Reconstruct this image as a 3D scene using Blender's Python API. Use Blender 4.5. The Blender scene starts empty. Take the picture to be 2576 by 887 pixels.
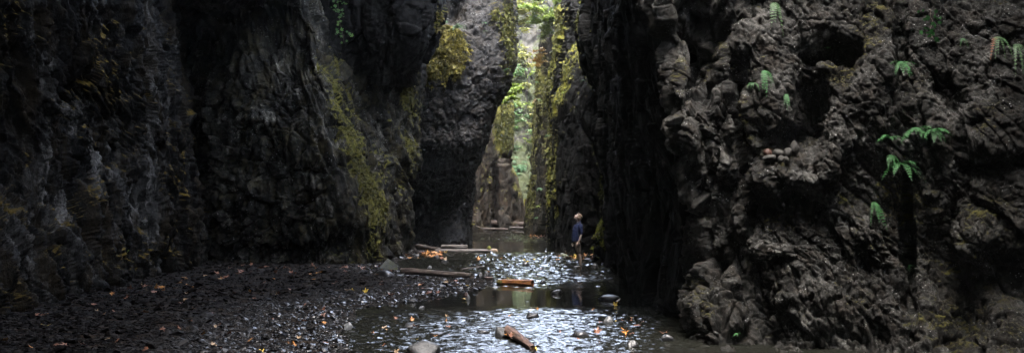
import bpy, math, random
import numpy as np
from mathutils import Vector, Matrix, Euler

R = math.radians
rng = np.random.default_rng(7)
random.seed(7)
scene = bpy.context.scene
COL = scene.collection

# ------------------------------------------------------------------ camera model used to lay the place out
F, CX, HZ, EYE = 2576.0, 1288.0, 530.0, 1.8          # focal length in layout units, centre, horizon, eye height


def W(dx, dy, Y):
    return np.array([(dx - CX) / F * Y, Y, EYE + (HZ - dy) / F * Y])


def G(dx, dy, z=0.0):
    """point of the ground plane z seen at (dx, dy)"""
    Y = (EYE - z) * F / (dy - HZ)
    return np.array([(dx - CX) / F * Y, Y, z])


# ------------------------------------------------------------------ numpy noise
def _hash(i, j, k, seed):
    h = (i.astype(np.int64) * 374761393 + j.astype(np.int64) * 668265263 + k.astype(np.int64) * 2147483647 + seed * 1274126177) & 0xFFFFFFFF
    h = ((h ^ (h >> 13)) * 1274126177) & 0xFFFFFFFF
    h = ((h ^ (h >> 16)) * 2246822519) & 0xFFFFFFFF
    return h ^ (h >> 15)


def perlin(P, seed=0):
    Pi = np.floor(P).astype(np.int64)
    f = P - Pi
    u = f * f * f * (f * (f * 6 - 15) + 10)
    out = 0
    for c in range(8):
        o = np.array([c & 1, (c >> 1) & 1, (c >> 2) & 1])
        h = _hash(Pi[:, 0] + o[0], Pi[:, 1] + o[1], Pi[:, 2] + o[2], seed)
        gx = (h & 1023) / 511.5 - 1
        gy = ((h >> 10) & 1023) / 511.5 - 1
        gz = ((h >> 20) & 1023) / 511.5 - 1
        d = f - o
        w = np.where(o[0], u[:, 0], 1 - u[:, 0]) * np.where(o[1], u[:, 1], 1 - u[:, 1]) * np.where(o[2], u[:, 2], 1 - u[:, 2])
        out = out + w * (gx * d[:, 0] + gy * d[:, 1] + gz * d[:, 2])
    return out * 1.1


def fbm(P, octs=4, seed=0, gain=0.5, lac=2.03, ridged=False):
    a, s, t = 1.0, 0.0, 0.0
    Q = P.copy()
    for o in range(octs):
        n = perlin(Q, seed + o * 17)
        if ridged:
            n = 1 - 2 * np.abs(n) * 1.6
        s = s + a * n
        t += a
        a *= gain
        Q = Q * lac + 13.7
    return s / t


def worley(P, seed=0):
    """F1, F2 and a random id per point"""
    Pi = np.floor(P).astype(np.int64)
    n = len(P)
    f1 = np.full(n, 9.0)
    f2 = np.full(n, 9.0)
    idd = np.zeros(n)
    for a in (-1, 0, 1):
        for b in (-1, 0, 1):
            for c in (-1, 0, 1):
                ci, cj, ck = Pi[:, 0] + a, Pi[:, 1] + b, Pi[:, 2] + c
                h = _hash(ci, cj, ck, seed)
                q0 = ci + (h & 1023) / 1023.0
                q1 = cj + ((h >> 10) & 1023) / 1023.0
                q2 = ck + ((h >> 20) & 1023) / 1023.0
                d = np.sqrt((P[:, 0] - q0) ** 2 + (P[:, 1] - q1) ** 2 + (P[:, 2] - q2) ** 2)
                nearer = d < f1
                f2 = np.where(nearer, f1, np.minimum(f2, d))
                idd = np.where(nearer, (h & 0xFFFF) / 65535.0, idd)
                f1 = np.where(nearer, d, f1)
    return f1, f2, idd


def facet(P, seed=0):
    """broken rock: every cell is a plane with its own height and tilt"""
    Pi = np.floor(P).astype(np.int64)
    n = len(P)
    f1 = np.full(n, 9.0)
    f2 = np.full(n, 9.0)
    val = np.zeros(n)
    for a in (-1, 0, 1):
        for b in (-1, 0, 1):
            for c in (-1, 0, 1):
                ci, cj, ck = Pi[:, 0] + a, Pi[:, 1] + b, Pi[:, 2] + c
                h = _hash(ci, cj, ck, seed)
                d0 = P[:, 0] - (ci + (h & 1023) / 1023.0)
                d1 = P[:, 1] - (cj + ((h >> 10) & 1023) / 1023.0)
                d2 = P[:, 2] - (ck + ((h >> 20) & 1023) / 1023.0)
                d = np.sqrt(d0 * d0 + d1 * d1 + d2 * d2)
                h2 = _hash(ci + 7, cj + 3, ck + 5, seed + 1)
                v = ((h2 & 255) / 127.5 - 1) * 0.45 + 0.9 * (d0 * (((h2 >> 8) & 255) / 127.5 - 1) + d1 * (((h2 >> 16) & 255) / 127.5 - 1) + d2 * (((h2 >> 24) & 255) / 127.5 - 1))
                nearer = d < f1
                f2 = np.where(nearer, f1, np.minimum(f2, d))
                val = np.where(nearer, v, val)
                f1 = np.where(nearer, d, f1)
    return val - 0.35 * sstep(0.10, 0.0, f2 - f1)


def sstep(a, b, x):
    t = np.clip((x - a) / (b - a), 0, 1)
    return t * t * (3 - 2 * t)


# ------------------------------------------------------------------ meshes and objects
def mesh_np(name, V, Fc, mat=None, parent=None, smooth=True, attrs=None):
    V = np.ascontiguousarray(V, dtype=np.float32)
    Fc = np.ascontiguousarray(Fc, dtype=np.int32)
    n, k = Fc.shape
    me = bpy.data.meshes.new(name)
    me.vertices.add(len(V))
    me.vertices.foreach_set('co', V.ravel())
    me.loops.add(n * k)
    me.loops.foreach_set('vertex_index', Fc.ravel())
    me.polygons.add(n)
    me.polygons.foreach_set('loop_start', np.arange(0, n * k, k, dtype=np.int32))
    me.polygons.foreach_set('loop_total', np.full(n, k, dtype=np.int32))
    me.polygons.foreach_set('use_smooth', np.full(n, smooth))
    me.update(calc_edges=True)
    for key, val in (attrs or {}).items():
        a = me.attributes.new(key, 'FLOAT', 'POINT')
        a.data.foreach_set('value', np.ascontiguousarray(val, dtype=np.float32))
    if mat:
        me.materials.append(mat)
    o = bpy.data.objects.new(name, me)
    COL.objects.link(o)
    if parent is not None:
        o.parent = parent
    return o


def tag(o, label=None, cat=None, group=None, kind=None):
    if label:
        o['label'] = label
    if cat:
        o['category'] = cat
    if group:
        o['group'] = group
    if kind:
        o['kind'] = kind
    return o


def empty(name, loc, rot=(0, 0, 0)):
    o = bpy.data.objects.new(name, None)
    o.empty_display_size = 0.1
    COL.objects.link(o)
    o.location = loc
    o.rotation_euler = rot
    return o


def copy_thing(o, loc=None, rot=None, scale=None):
    c = o.copy()
    COL.objects.link(c)
    for ch in o.children:
        d = ch.copy()
        COL.objects.link(d)
        d.parent = c
        for g in ch.children:
            e = g.copy()
            COL.objects.link(e)
            e.parent = d
    if loc is not None:
        c.location = loc
    if rot is not None:
        c.rotation_euler = rot
    if scale is not None:
        c.scale = scale
    return c


def grid_faces(nv, nu, off=0, wrap=False):
    i = np.arange(nv - 1)[:, None]
    j = np.arange(nu if wrap else nu - 1)[None, :]
    j2 = (j + 1) % nu
    a = i * nu + j
    b = i * nu + j2
    c = (i + 1) * nu + j2
    d = (i + 1) * nu + j
    return np.stack([a, b, c, d], -1).reshape(-1, 4) + off


def grid_normals(P):
    """P (nv, nu, 3)"""
    du = np.gradient(P, axis=1)
    dv = np.gradient(P, axis=0)
    n = np.cross(du, dv)
    n /= np.linalg.norm(n, axis=2, keepdims=True) + 1e-9
    return n


def hermite(t, T, Vv):
    """smooth interpolation of rows of Vv (len(T), ...) at t, tangents limited so that it does not overshoot"""
    T = np.asarray(T, float)
    Vv = np.asarray(Vv, float)
    sh = (-1,) + (1,) * (Vv.ndim - 1)
    h = np.diff(T)
    s = np.diff(Vv, axis=0) / h.reshape(sh)
    m = np.zeros_like(Vv)
    m[0], m[-1] = s[0], s[-1]
    if len(T) > 2:
        same = (s[:-1] * s[1:]) > 0
        m[1:-1] = np.where(same, 2 * s[:-1] * s[1:] / (s[:-1] + s[1:] + 1e-12), 0.25 * (s[:-1] + s[1:]))
    i = np.clip(np.searchsorted(T, t, side='right') - 1, 0, len(T) - 2)
    hh = h[i].reshape(sh)
    x = ((t - T[i]) / h[i]).reshape(sh)
    return ((2 * x ** 3 - 3 * x ** 2 + 1) * Vv[i] + (x ** 3 - 2 * x ** 2 + x) * hh * m[i]
            + (-2 * x ** 3 + 3 * x ** 2) * Vv[i + 1] + (x ** 3 - x ** 2) * hh * m[i + 1])


def net(rows, step=2.3):
    """dense surface from a control net: rows = [(dy, [(dx, Y), ...]), ...] from top to bottom.
    Returns world points (nv, nu, 3) and the layout coordinates of each point."""
    A = np.array([[(dx, dy, Y) for dx, Y in pts] for dy, pts in rows], float)
    dyv = A[:, 0, 1]
    tv = [0.0]
    for a, b in zip(dyv[:-1], dyv[1:]):
        inside = (min(b, 890) - max(a, -25))
        inside = max(inside, 0)
        tv.append(tv[-1] + inside + (b - a - inside) * 0.15)
    tu = [0.0]
    for k in range(A.shape[1] - 1):
        d = np.abs(np.diff(A[:, k:k + 2, 0], axis=1)).mean()
        dY = (np.abs(np.diff(A[:, k:k + 2, 2], axis=1)) * F / A[:, k:k + 1, 2]).mean()
        xm = A[:, k:k + 2, 0].mean()
        w = 1.0 if -40 < xm < 2616 else 0.2
        tu.append(tu[-1] + math.hypot(d, 0.35 * dY) * w)
    nv = max(8, int(tv[-1] / step))
    nu = max(8, int(tu[-1] / step))
    t = np.linspace(0, tv[-1], nv)
    B = hermite(t, tv, A)
    t = np.linspace(0, tu[-1], nu)
    B = hermite(t, tu, B.transpose(1, 0, 2)).transpose(1, 0, 2)
    dx, dy, Y = B[..., 0], B[..., 1], B[..., 2]
    P = np.stack([(dx - CX) / F * Y, Y, EYE + (HZ - dy) / F * Y], -1)
    return P, dx, dy


def feat(dx, dy, lst):
    """sum of soft bumps and dents: (cx, cy, rx, ry, rotation in degrees, amplitude in metres[, power])"""
    out = np.zeros_like(dx)
    for f_ in lst:
        cx, cy, rx, ry, rot, amp = f_[:6]
        p = f_[6] if len(f_) > 6 else 2.0
        c, s = math.cos(R(rot)), math.sin(R(rot))
        u = ((dx - cx) * c + (dy - cy) * s) / rx
        v = (-(dx - cx) * s + (dy - cy) * c) / ry
        out += amp * np.exp(-((u * u + v * v) ** (p / 2)))
    return out


# ------------------------------------------------------------------ materials
class NT:
    def __init__(self, name):
        self.m = bpy.data.materials.new(name)
        self.m.use_nodes = True
        self.t = self.m.node_tree
        self.t.nodes.clear()
        self.out = self.t.nodes.new('ShaderNodeOutputMaterial')

    def n(self, typ, **kw):
        nd = self.t.nodes.new('ShaderNode' + typ)
        for k, v in kw.items():
            if k.startswith('i_'):
                nd.inputs[k[2:].replace('_', ' ')].default_value = v
            else:
                setattr(nd, k, v)
        return nd

    def l(self, a, b):
        self.t.links.new(a, b)

    def coord(self):
        return self.n('TexCoord').outputs['Object']

    def mapping(self, vec, scale):
        mp = self.n('Mapping')
        self.l(vec, mp.inputs['Vector'])
        mp.inputs['Scale'].default_value = scale
        return mp.outputs[0]

    def noise(self, vec, scale, detail=4, rough=0.6, dist=0.0):
        nd = self.n('TexNoise')
        nd.inputs['Scale'].default_value = scale
        nd.inputs['Detail'].default_value = detail
        nd.inputs['Roughness'].default_value = rough
        nd.inputs['Distortion'].default_value = dist
        self.l(vec, nd.inputs['Vector'])
        return nd.outputs['Fac']

    def voro(self, vec, scale, feature='F1', out='Distance', rand=1.0):
        nd = self.n('TexVoronoi')
        nd.feature = feature
        nd.inputs['Scale'].default_value = scale
        nd.inputs['Randomness'].default_value = rand
        self.l(vec, nd.inputs['Vector'])
        return nd.outputs[out]

    def ramp(self, fac, stops, interp='LINEAR'):
        nd = self.n('ValToRGB')
        cr = nd.color_ramp
        cr.interpolation = interp
        while len(cr.elements) > 1:
            cr.elements.remove(cr.elements[-1])
        cr.elements[0].position = stops[0][0]
        cr.elements[0].color = self.c4(stops[0][1])
        for p, c in stops[1:]:
            e = cr.elements.new(p)
            e.color = self.c4(c)
        self.l(fac, nd.inputs['Fac'])
        return nd.outputs['Color']

    @staticmethod
    def c4(c):
        if isinstance(c, (int, float)):
            return (c, c, c, 1)
        return tuple(c) + (1,) if len(c) == 3 else tuple(c)

    def mix(self, fac, a, b, mode='MIX'):
        nd = self.n('MixRGB', blend_type=mode)
        for s, v in (('Fac', fac), ('Color1', a), ('Color2', b)):
            if isinstance(v, (int, float)):
                nd.inputs[s].default_value = v if s == 'Fac' else self.c4(v)
            elif isinstance(v, (tuple, list)):
                nd.inputs[s].default_value = self.c4(v)
            else:
                self.l(v, nd.inputs[s])
        return nd.outputs['Color']

    def math(self, op, a, b=0.0, clamp=False):
        nd = self.n('Math', operation=op, use_clamp=clamp)
        for k, v in ((0, a), (1, b)):
            if isinstance(v, (int, float)):
                nd.inputs[k].default_value = v
            else:
                self.l(v, nd.inputs[k])
        return nd.outputs[0]

    def attr(self, name):
        return self.n('Attribute', attribute_name=name).outputs['Fac']

    def bump(self, h, strength=0.5, dist=0.05, normal=None):
        nd = self.n('Bump')
        nd.inputs['Strength'].default_value = strength
        nd.inputs['Distance'].default_value = dist
        self.l(h, nd.inputs['Height'])
        if normal is not None:
            self.l(normal, nd.inputs['Normal'])
        return nd.outputs[0]

    def bsdf(self, color, rough=0.8, normal=None, spec=0.5, sub=None):
        b = self.n('BsdfPrincipled')
        for s, v in (('Base Color', color), ('Roughness', rough), ('Specular IOR Level', spec)):
            if isinstance(v, (int, float)):
                b.inputs[s].default_value = v if s != 'Base Color' else self.c4(v)
            elif isinstance(v, (tuple, list)):
                b.inputs[s].default_value = self.c4(v)
            else:
                self.l(v, b.inputs[s])
        if normal is not None:
            self.l(normal, b.inputs['Normal'])
        self.l(b.outputs[0], self.out.inputs['Surface'])
        return b


def rock_mat(name, dark, mid, light, moss=(0.13, 0.11, 0.02), moss2=(0.05, 0.055, 0.012), lichen=0.0, tex=1.0, stretch=1.0,
             rough=0.75, bump=0.6, brown=None, spec=0.4, grain=24.0, patch=0.0, pscale=1.6):
    """weathered basalt: three rock tones, brown staining, lichen flecks, moss where the 'moss' attribute says it grows"""
    t = NT(name)
    co = t.coord()
    cs = t.mapping(co, (1, 1, stretch))
    n1 = t.noise(cs, 1.1 * tex, 6, 0.65, 0.3)
    n2 = t.noise(cs, 7.0 * tex, 5, 0.7)
    n3 = t.noise(co, grain * tex, 3, 0.7)
    v = t.math('ADD', t.math('MULTIPLY', n1, 0.45), t.math('ADD', t.math('MULTIPLY', n2, 0.35), t.math('MULTIPLY', n3, 0.2)))
    col = t.ramp(v, [(0.38, dark), (0.5, mid), (0.63, light)])
    if patch > 0:                               # some broken faces carry a pale crust, others are stained dark
        wv = t.n('VectorMath', operation='ADD')
        nz = t.n('TexNoise')
        nz.inputs['Scale'].default_value = 3.0 * tex
        nz.inputs['Detail'].default_value = 4
        t.l(co, nz.inputs['Vector'])
        sc = t.n('VectorMath', operation='SCALE')
        t.l(nz.outputs['Color'], sc.inputs[0])
        sc.inputs['Scale'].default_value = 0.55 / pscale
        t.l(cs, wv.inputs[0])
        t.l(sc.outputs[0], wv.inputs[1])
        for q in (pscale, pscale * 2.7):
            vc = t.n('SeparateColor')
            t.l(t.voro(wv.outputs[0], q, 'F1', 'Color'), vc.inputs[0])
            k = t.ramp(vc.outputs[0], [(0.0, 1.0 - 0.75 * patch), (0.55, 1.0 - 0.4 * patch), (0.8, 1.0 + 0.25 * patch), (1.0, 1.0 + 0.9 * patch)])
            col = t.mix(1.0, col, k, 'MULTIPLY')
    if brown is not None:
        nb = t.noise(cs, 2.3 * tex, 5, 0.7, 0.5)
        col = t.mix(t.ramp(nb, [(0.48, 0.0), (0.66, 0.85)]), col, brown)
    if lichen > 0:
        vd = t.voro(co, 11 * tex)
        nl = t.noise(co, 2.2 * tex, 4, 0.6)
        nq = t.noise(co, 40 * tex, 2, 0.6)
        m = t.math('MULTIPLY', t.ramp(t.math('ADD', vd, t.math('MULTIPLY', nq, 0.25)), [(0.24, 1.0), (0.36, 0.0)]), t.ramp(nl, [(0.50, 0.0), (0.64, 1.0)]))
        col = t.mix(t.math('MULTIPLY', m, lichen), col, (0.42, 0.43, 0.42))
    mo = t.attr('moss')
    nm = t.noise(co, 9 * tex, 5, 0.7)
    mm = t.math('ADD', mo, t.math('MULTIPLY', t.math('SUBTRACT', nm, 0.5), 0.9))
    mf = t.ramp(mm, [(0.38, 0.0), (0.58, 1.0)])
    mcol = t.mix(t.ramp(t.noise(co, 3.0 * tex, 5, 0.7), [(0.35, 0.0), (0.65, 1.0)]), moss2, moss)
    col = t.mix(mf, col, mcol)
    h = t.math('ADD', t.math('MULTIPLY', n2, 1.0), t.math('ADD', t.math('MULTIPLY', n3, 0.5), t.math('MULTIPLY', t.math('MULTIPLY', nm, mf), 1.2)))
    bm = t.bump(h, bump, 0.09 / tex)
    rg = t.mix(mf, t.mix(n2, (rough - 0.2,) * 3, (min(rough + 0.2, 1),) * 3), 0.95)
    t.bsdf(col, rg, bm, spec)
    return t.m


def leaf_mat(name, col, col2, transl=0.35, rough=0.5, scale=6.0):
    t = NT(name)
    info = t.n('ObjectInfo')
    gi = t.n('NewGeometry')
    n = t.noise(t.coord(), scale, 3, 0.6)
    f = t.math('ADD', t.math('MULTIPLY', gi.outputs['Random Per Island'], 0.6), t.math('MULTIPLY', n, 0.4))
    c = t.mix(t.ramp(f, [(0.2, 0.0), (0.8, 1.0)]), col, col2)
    b = t.bsdf(c, rough, None, 0.35)
    tr = t.n('BsdfTranslucent')
    t.l(c, tr.inputs['Color'])
    mx = t.n('MixShader')
    mx.inputs[0].default_value = transl
    t.l(b.outputs[0], mx.inputs[1])
    t.l(tr.outputs[0], mx.inputs[2])
    t.l(mx.outputs[0], t.out.inputs['Surface'])
    return t.m
# ------------------------------------------------------------------ rock materials
M = {}
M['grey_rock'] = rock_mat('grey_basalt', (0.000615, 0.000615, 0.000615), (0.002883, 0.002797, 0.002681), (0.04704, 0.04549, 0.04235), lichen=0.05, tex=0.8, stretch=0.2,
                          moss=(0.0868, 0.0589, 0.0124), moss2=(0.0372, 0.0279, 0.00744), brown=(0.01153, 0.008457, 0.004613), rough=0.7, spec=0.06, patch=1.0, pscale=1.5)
M['ridge_rock'] = rock_mat('weathered_basalt', (0.00217, 0.00217, 0.001953), (0.01042, 0.0102, 0.00868), (0.0664, 0.06419, 0.0546), lichen=0.3, tex=0.8, stretch=0.7,
                           moss=(0.07, 0.066, 0.014), moss2=(0.0341, 0.0341, 0.00868), brown=(0.0217, 0.01823, 0.00868), rough=0.75, spec=0.08, patch=0.9, pscale=1.8)
M['wet_rock'] = rock_mat('wet_dark_basalt', (0.00093, 0.00093, 0.001023), (0.0031, 0.0031, 0.003565), (0.01302, 0.01302, 0.01488), lichen=0.6, patch=0.7, pscale=2.4, tex=1.1, stretch=0.9,
                         moss=(0.11, 0.095, 0.018), moss2=(0.05, 0.046, 0.011), rough=0.5, bump=1.0, brown=(0.0124, 0.00868, 0.00465), grain=14, spec=0.2)
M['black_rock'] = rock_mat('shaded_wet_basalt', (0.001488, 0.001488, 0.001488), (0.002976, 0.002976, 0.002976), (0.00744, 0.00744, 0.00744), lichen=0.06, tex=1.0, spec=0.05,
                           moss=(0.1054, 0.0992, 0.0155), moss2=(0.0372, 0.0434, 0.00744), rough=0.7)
M['pillar_rock'] = rock_mat('pillar_basalt', (0.002232, 0.002232, 0.002232), (0.007812, 0.007254, 0.006696), (0.0279, 0.02567, 0.02232), lichen=0.15, tex=0.8, stretch=0.5,
                          moss=(0.0682, 0.0651, 0.01364), moss2=(0.0279, 0.031, 0.00744), brown=(0.01953, 0.01451, 0.007812), rough=0.75, spec=0.1, patch=0.7)
M['far_rock'] = rock_mat('far_rock', (0.006944, 0.005952, 0.00496), (0.0248, 0.02083, 0.01686), (0.06944, 0.05952, 0.0496), lichen=0.2, tex=0.45, stretch=0.6,
                         moss=(0.1178, 0.1054, 0.0186), moss2=(0.0434, 0.0496, 0.0124), brown=(0.0496, 0.03224, 0.01984), rough=0.8, spec=0.2)
M['cliff_rock'] = rock_mat('conglomerate', (0.004, 0.0036, 0.0031), (0.0205, 0.0202, 0.0187), (0.074, 0.073, 0.069), lichen=0.5, patch=0.6, pscale=1.6, tex=2.0,
                           moss=(0.0527, 0.0496, 0.0124), moss2=(0.0279, 0.0248, 0.00868), brown=(0.0175, 0.0145, 0.0115), rough=0.72, bump=1.0, grain=40, spec=0.1)
M['green_cliff'] = rock_mat('overgrown_cliff', (0.007142, 0.007142, 0.005714), (0.025, 0.02357, 0.01929), (0.05714, 0.05714, 0.05178), lichen=0.4, tex=0.35, stretch=0.6,
                            moss=(0.0375, 0.04464, 0.01429), moss2=(0.01786, 0.02571, 0.009288), brown=(0.03571, 0.02678, 0.01429), rough=0.85)
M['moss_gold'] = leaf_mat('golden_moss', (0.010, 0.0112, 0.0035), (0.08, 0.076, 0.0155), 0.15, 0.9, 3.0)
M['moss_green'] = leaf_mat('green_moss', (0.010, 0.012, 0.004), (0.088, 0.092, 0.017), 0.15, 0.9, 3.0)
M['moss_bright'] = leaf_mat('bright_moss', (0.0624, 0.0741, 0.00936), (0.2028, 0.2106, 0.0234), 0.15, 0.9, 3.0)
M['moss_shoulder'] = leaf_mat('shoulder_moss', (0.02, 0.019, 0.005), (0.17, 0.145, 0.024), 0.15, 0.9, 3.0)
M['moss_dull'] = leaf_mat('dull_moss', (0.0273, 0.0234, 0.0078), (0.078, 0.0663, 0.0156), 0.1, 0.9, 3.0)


def cobble(Q, seed, sharp=0.3):
    f1, f2, idd = worley(Q, seed)
    e = sstep(0.0, sharp, f2 - f1)
    return e * (0.8 + 0.4 * idd) - 0.85 + 0.35 * (0.5 - f1 * f1)


def disp_field(P, spec, seed=1):
    """sum of (kind, scale per metre, amplitude in metres, vertical stretch)"""
    out = np.zeros(len(P))
    for k, s in enumerate(spec):
        kind, sc, amp, st = s[:4]
        warp = s[4] if len(s) > 4 else 0.25
        Q = P * np.array([sc, sc, sc * st])
        w = np.stack([perlin(Q * 0.7 + 31, seed + 91), perlin(Q * 0.7 + 57, seed + 92), perlin(Q * 0.7 + 83, seed + 93)], 1)
        Q = Q + w * warp * 2
        if kind == 'fbm':
            out += amp * fbm(Q, 5, seed + k * 7, 0.55) * 1.7
        elif kind == 'ridge':
            out += amp * fbm(Q, 4, seed + k * 7, 0.5, ridged=True)
        elif kind == 'cob':
            out += amp * cobble(Q, seed + k * 7)
        elif kind == 'facet':
            out += amp * facet(Q, seed + k * 7)
        elif kind == 'slate':
            f1, f2, idd = worley(Q, seed + k * 7)
            out += amp * (idd - 0.5 + 0.8 * perlin(Q * 1.7, seed + 5)) * sstep(0, 0.12, f2 - f1)
    return out


SURF = {}


def rock(name, rows, mat, label, cat='cliff', spec=(), feats=(), moss=(), moss_bias=0.0, step=2.3, seed=1, parent=None, post=None, moss_up=0.5, moss_cap=1.3, lean=None):
    P, dx, dy = net(rows, step)
    nv, nu, _ = P.shape
    N = grid_normals(P)
    # all nets run left to right and top to bottom, so this normal points to the open side
    flip = np.sign(-(N * (P - np.array([0, 0, EYE]))).sum(2).mean())
    N = N * flip
    d = feat(dx, dy, feats)
    P2 = P + N * d[..., None]
    N2 = grid_normals(P2) * flip
    flat = P2.reshape(-1, 3)
    dd = disp_field(flat, spec, seed)
    if post is not None:
        dd = post(flat, dx.ravel(), dy.ravel(), dd)
    dd = dd - np.median(dd)
    P3 = P2 + (0.6 * N2 + 0.4 * N) * dd.reshape(nv, nu, 1)
    if lean is not None:                     # unseen tops bent in or out to hold back or admit sky light
        z0, rate, most = lean
        if callable(rate):
            rate = rate(P3[..., 1])
        P3[..., 0] += np.clip((P3[..., 2] - z0) * rate, -abs(most), abs(most))* (P3[..., 2] > z0)
    N3 = grid_normals(P3) * flip
    mo = feat(dx, dy, moss) + moss_bias + moss_up * np.clip(N3[..., 2], -0.4, 0.8) + 0.75 * fbm(flat * 1.1, 5, seed + 40, 0.6).reshape(nv, nu)
    mo = np.clip(mo, 0, moss_cap)
    Fc = grid_faces(nv, nu)
    if flip < 0:
        Fc = Fc[:, ::-1]
    # face orientation
    a, b, c = P3.reshape(-1, 3)[Fc[0, :3]]
    o = mesh_np(name, P3.reshape(-1, 3), Fc, mat, parent, True, {'moss': mo.ravel()})
    if label:
        tag(o, label, cat)
    SURF[name if name not in SURF else name + str(len(SURF))] = (P3, N3, mo, dx, dy)
    o['_k'] = 0
    del o['_k']
    return o, (P3, N3, mo, dx, dy)


def tuft_mesh(name, surf, n, size, mat, parent, thr=0.55, region=None, droop=0.5, seed=3, blades=7, pw=1.0, label=None):
    """small hanging tufts of moss spread over a rock where it is mossy"""
    P, N, mo, dx, dy = surf
    r = np.random.default_rng(seed)
    w = np.clip(mo - thr, 0, 1) ** pw
    vis = (dx > -60) & (dx < 2640) & (dy > -120) & (dy < 700)
    w = w * vis
    if region is not None:
        w = w * region(dx, dy)
    # area in layout units per grid cell is even, so weigh by that
    w = w.ravel()
    if w.sum() <= 0:
        return None
    idx = r.choice(len(w), n, p=w / w.sum())
    p = P.reshape(-1, 3)[idx] + r.normal(0, 1, (n, 3)) * size * 0.4
    nn = N.reshape(-1, 3)[idx]
    V, Fc = [], []
    s = size * np.exp(r.normal(0, 0.4, n))
    for b in range(blades):
        d = nn * 0.6 + r.normal(0, 0.7, (n, 3))
        d[:, 2] -= droop * r.random(n)
        d /= np.linalg.norm(d, axis=1, keepdims=True)
        side = np.cross(d, r.normal(0, 1, (n, 3)))
        side /= np.linalg.norm(side, axis=1, keepdims=True) + 1e-9
        L = (s * (0.5 + r.random(n)))[:, None]
        wd = L * (0.22 + 0.2 * r.random(n))[:, None]
        base = p - nn * (size * 0.2)
        tip = base + d * L
        tip[:, 2] -= (droop * 0.35 * L[:, 0])
        midp = base + d * L * 0.5
        V.append(np.stack([base, midp + side * wd, tip, midp - side * wd], 1))
    V = np.concatenate(V, 0)
    m = len(V)
    Fc = np.arange(m * 4).reshape(m, 4)
    o = mesh_np(name, V.reshape(-1, 3), Fc, mat, parent, False)
    return o


# ------------------------------------------------------------------ left wall
rows = []
for dyv, pts in [
    (-1900, [(-420, 13), (-60, 18), (110, 20), (215, 22.5), (290, 25), (380, 30), (440, 38), (520, 46)]),
    (-600, [(-420, 13.5), (-60, 18.6), (115, 20.5), (235, 22.8), (315, 25.5), (400, 30), (445, 38), (520, 46)]),
    (-20, [(-420, 14), (-60, 19.1), (120, 21), (250, 23), (340, 25.8), (420, 31), (455, 38), (520, 46)]),
    (200, [(-420, 14), (-60, 19.3), (140, 21.5), (290, 24), (390, 27), (445, 32), (462, 38), (520, 46)]),
    (400, [(-420, 14), (-60, 19.2), (150, 22), (325, 25.8), (440, 29), (478, 33), (485, 39), (520, 46)]),
    (600, [(-420, 13), (-60, 17.4), (150, 20.9), (340, 25.6), (470, 30.4), (505, 34), (505, 40), (530, 47)]),
    (690, [(-420, 12.4), (-60, 16.6), (150, 20.4), (345, 25.5), (483, 31.2), (512, 34.5), (510, 40), (530, 47)]),
    (900, [(-420, 11.6), (-60, 15.8), (150, 19.8), (345, 25.2), (485, 31.2), (514, 34.5), (512, 40), (530, 47)])]:
    rows.append((dyv, pts))


def ribs(freq, amp, lean, seed):
    def f(P, dx, dy, dd):
        u = dx + (dy - 300) * lean
        n = fbm(np.stack([u * freq, dy * freq * 0.13, np.zeros_like(u)], 1), 4, seed)
        n2 = fbm(np.stack([u * freq * 2.7, dy * freq * 0.45, np.ones_like(u)], 1), 4, seed + 3)
        return dd + amp * (1 - 2.6 * np.abs(n)) + amp * 0.55 * (1 - 2.4 * np.abs(n2))
    return f


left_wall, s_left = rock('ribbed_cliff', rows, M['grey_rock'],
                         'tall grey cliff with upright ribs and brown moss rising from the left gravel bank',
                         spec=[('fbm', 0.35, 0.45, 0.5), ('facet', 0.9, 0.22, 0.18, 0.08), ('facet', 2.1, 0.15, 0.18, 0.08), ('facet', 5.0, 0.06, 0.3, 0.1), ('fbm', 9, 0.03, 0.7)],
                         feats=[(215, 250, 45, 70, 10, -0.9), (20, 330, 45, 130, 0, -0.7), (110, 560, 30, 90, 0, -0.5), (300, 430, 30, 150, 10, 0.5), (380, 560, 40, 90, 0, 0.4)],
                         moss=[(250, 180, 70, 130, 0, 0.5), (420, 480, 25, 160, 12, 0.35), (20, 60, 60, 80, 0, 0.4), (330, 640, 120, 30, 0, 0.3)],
                         moss_bias=-0.02, seed=11, lean=(8.6, 1.0, 10.0), post=ribs(0.026, 0.55, -0.22, 21))

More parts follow.
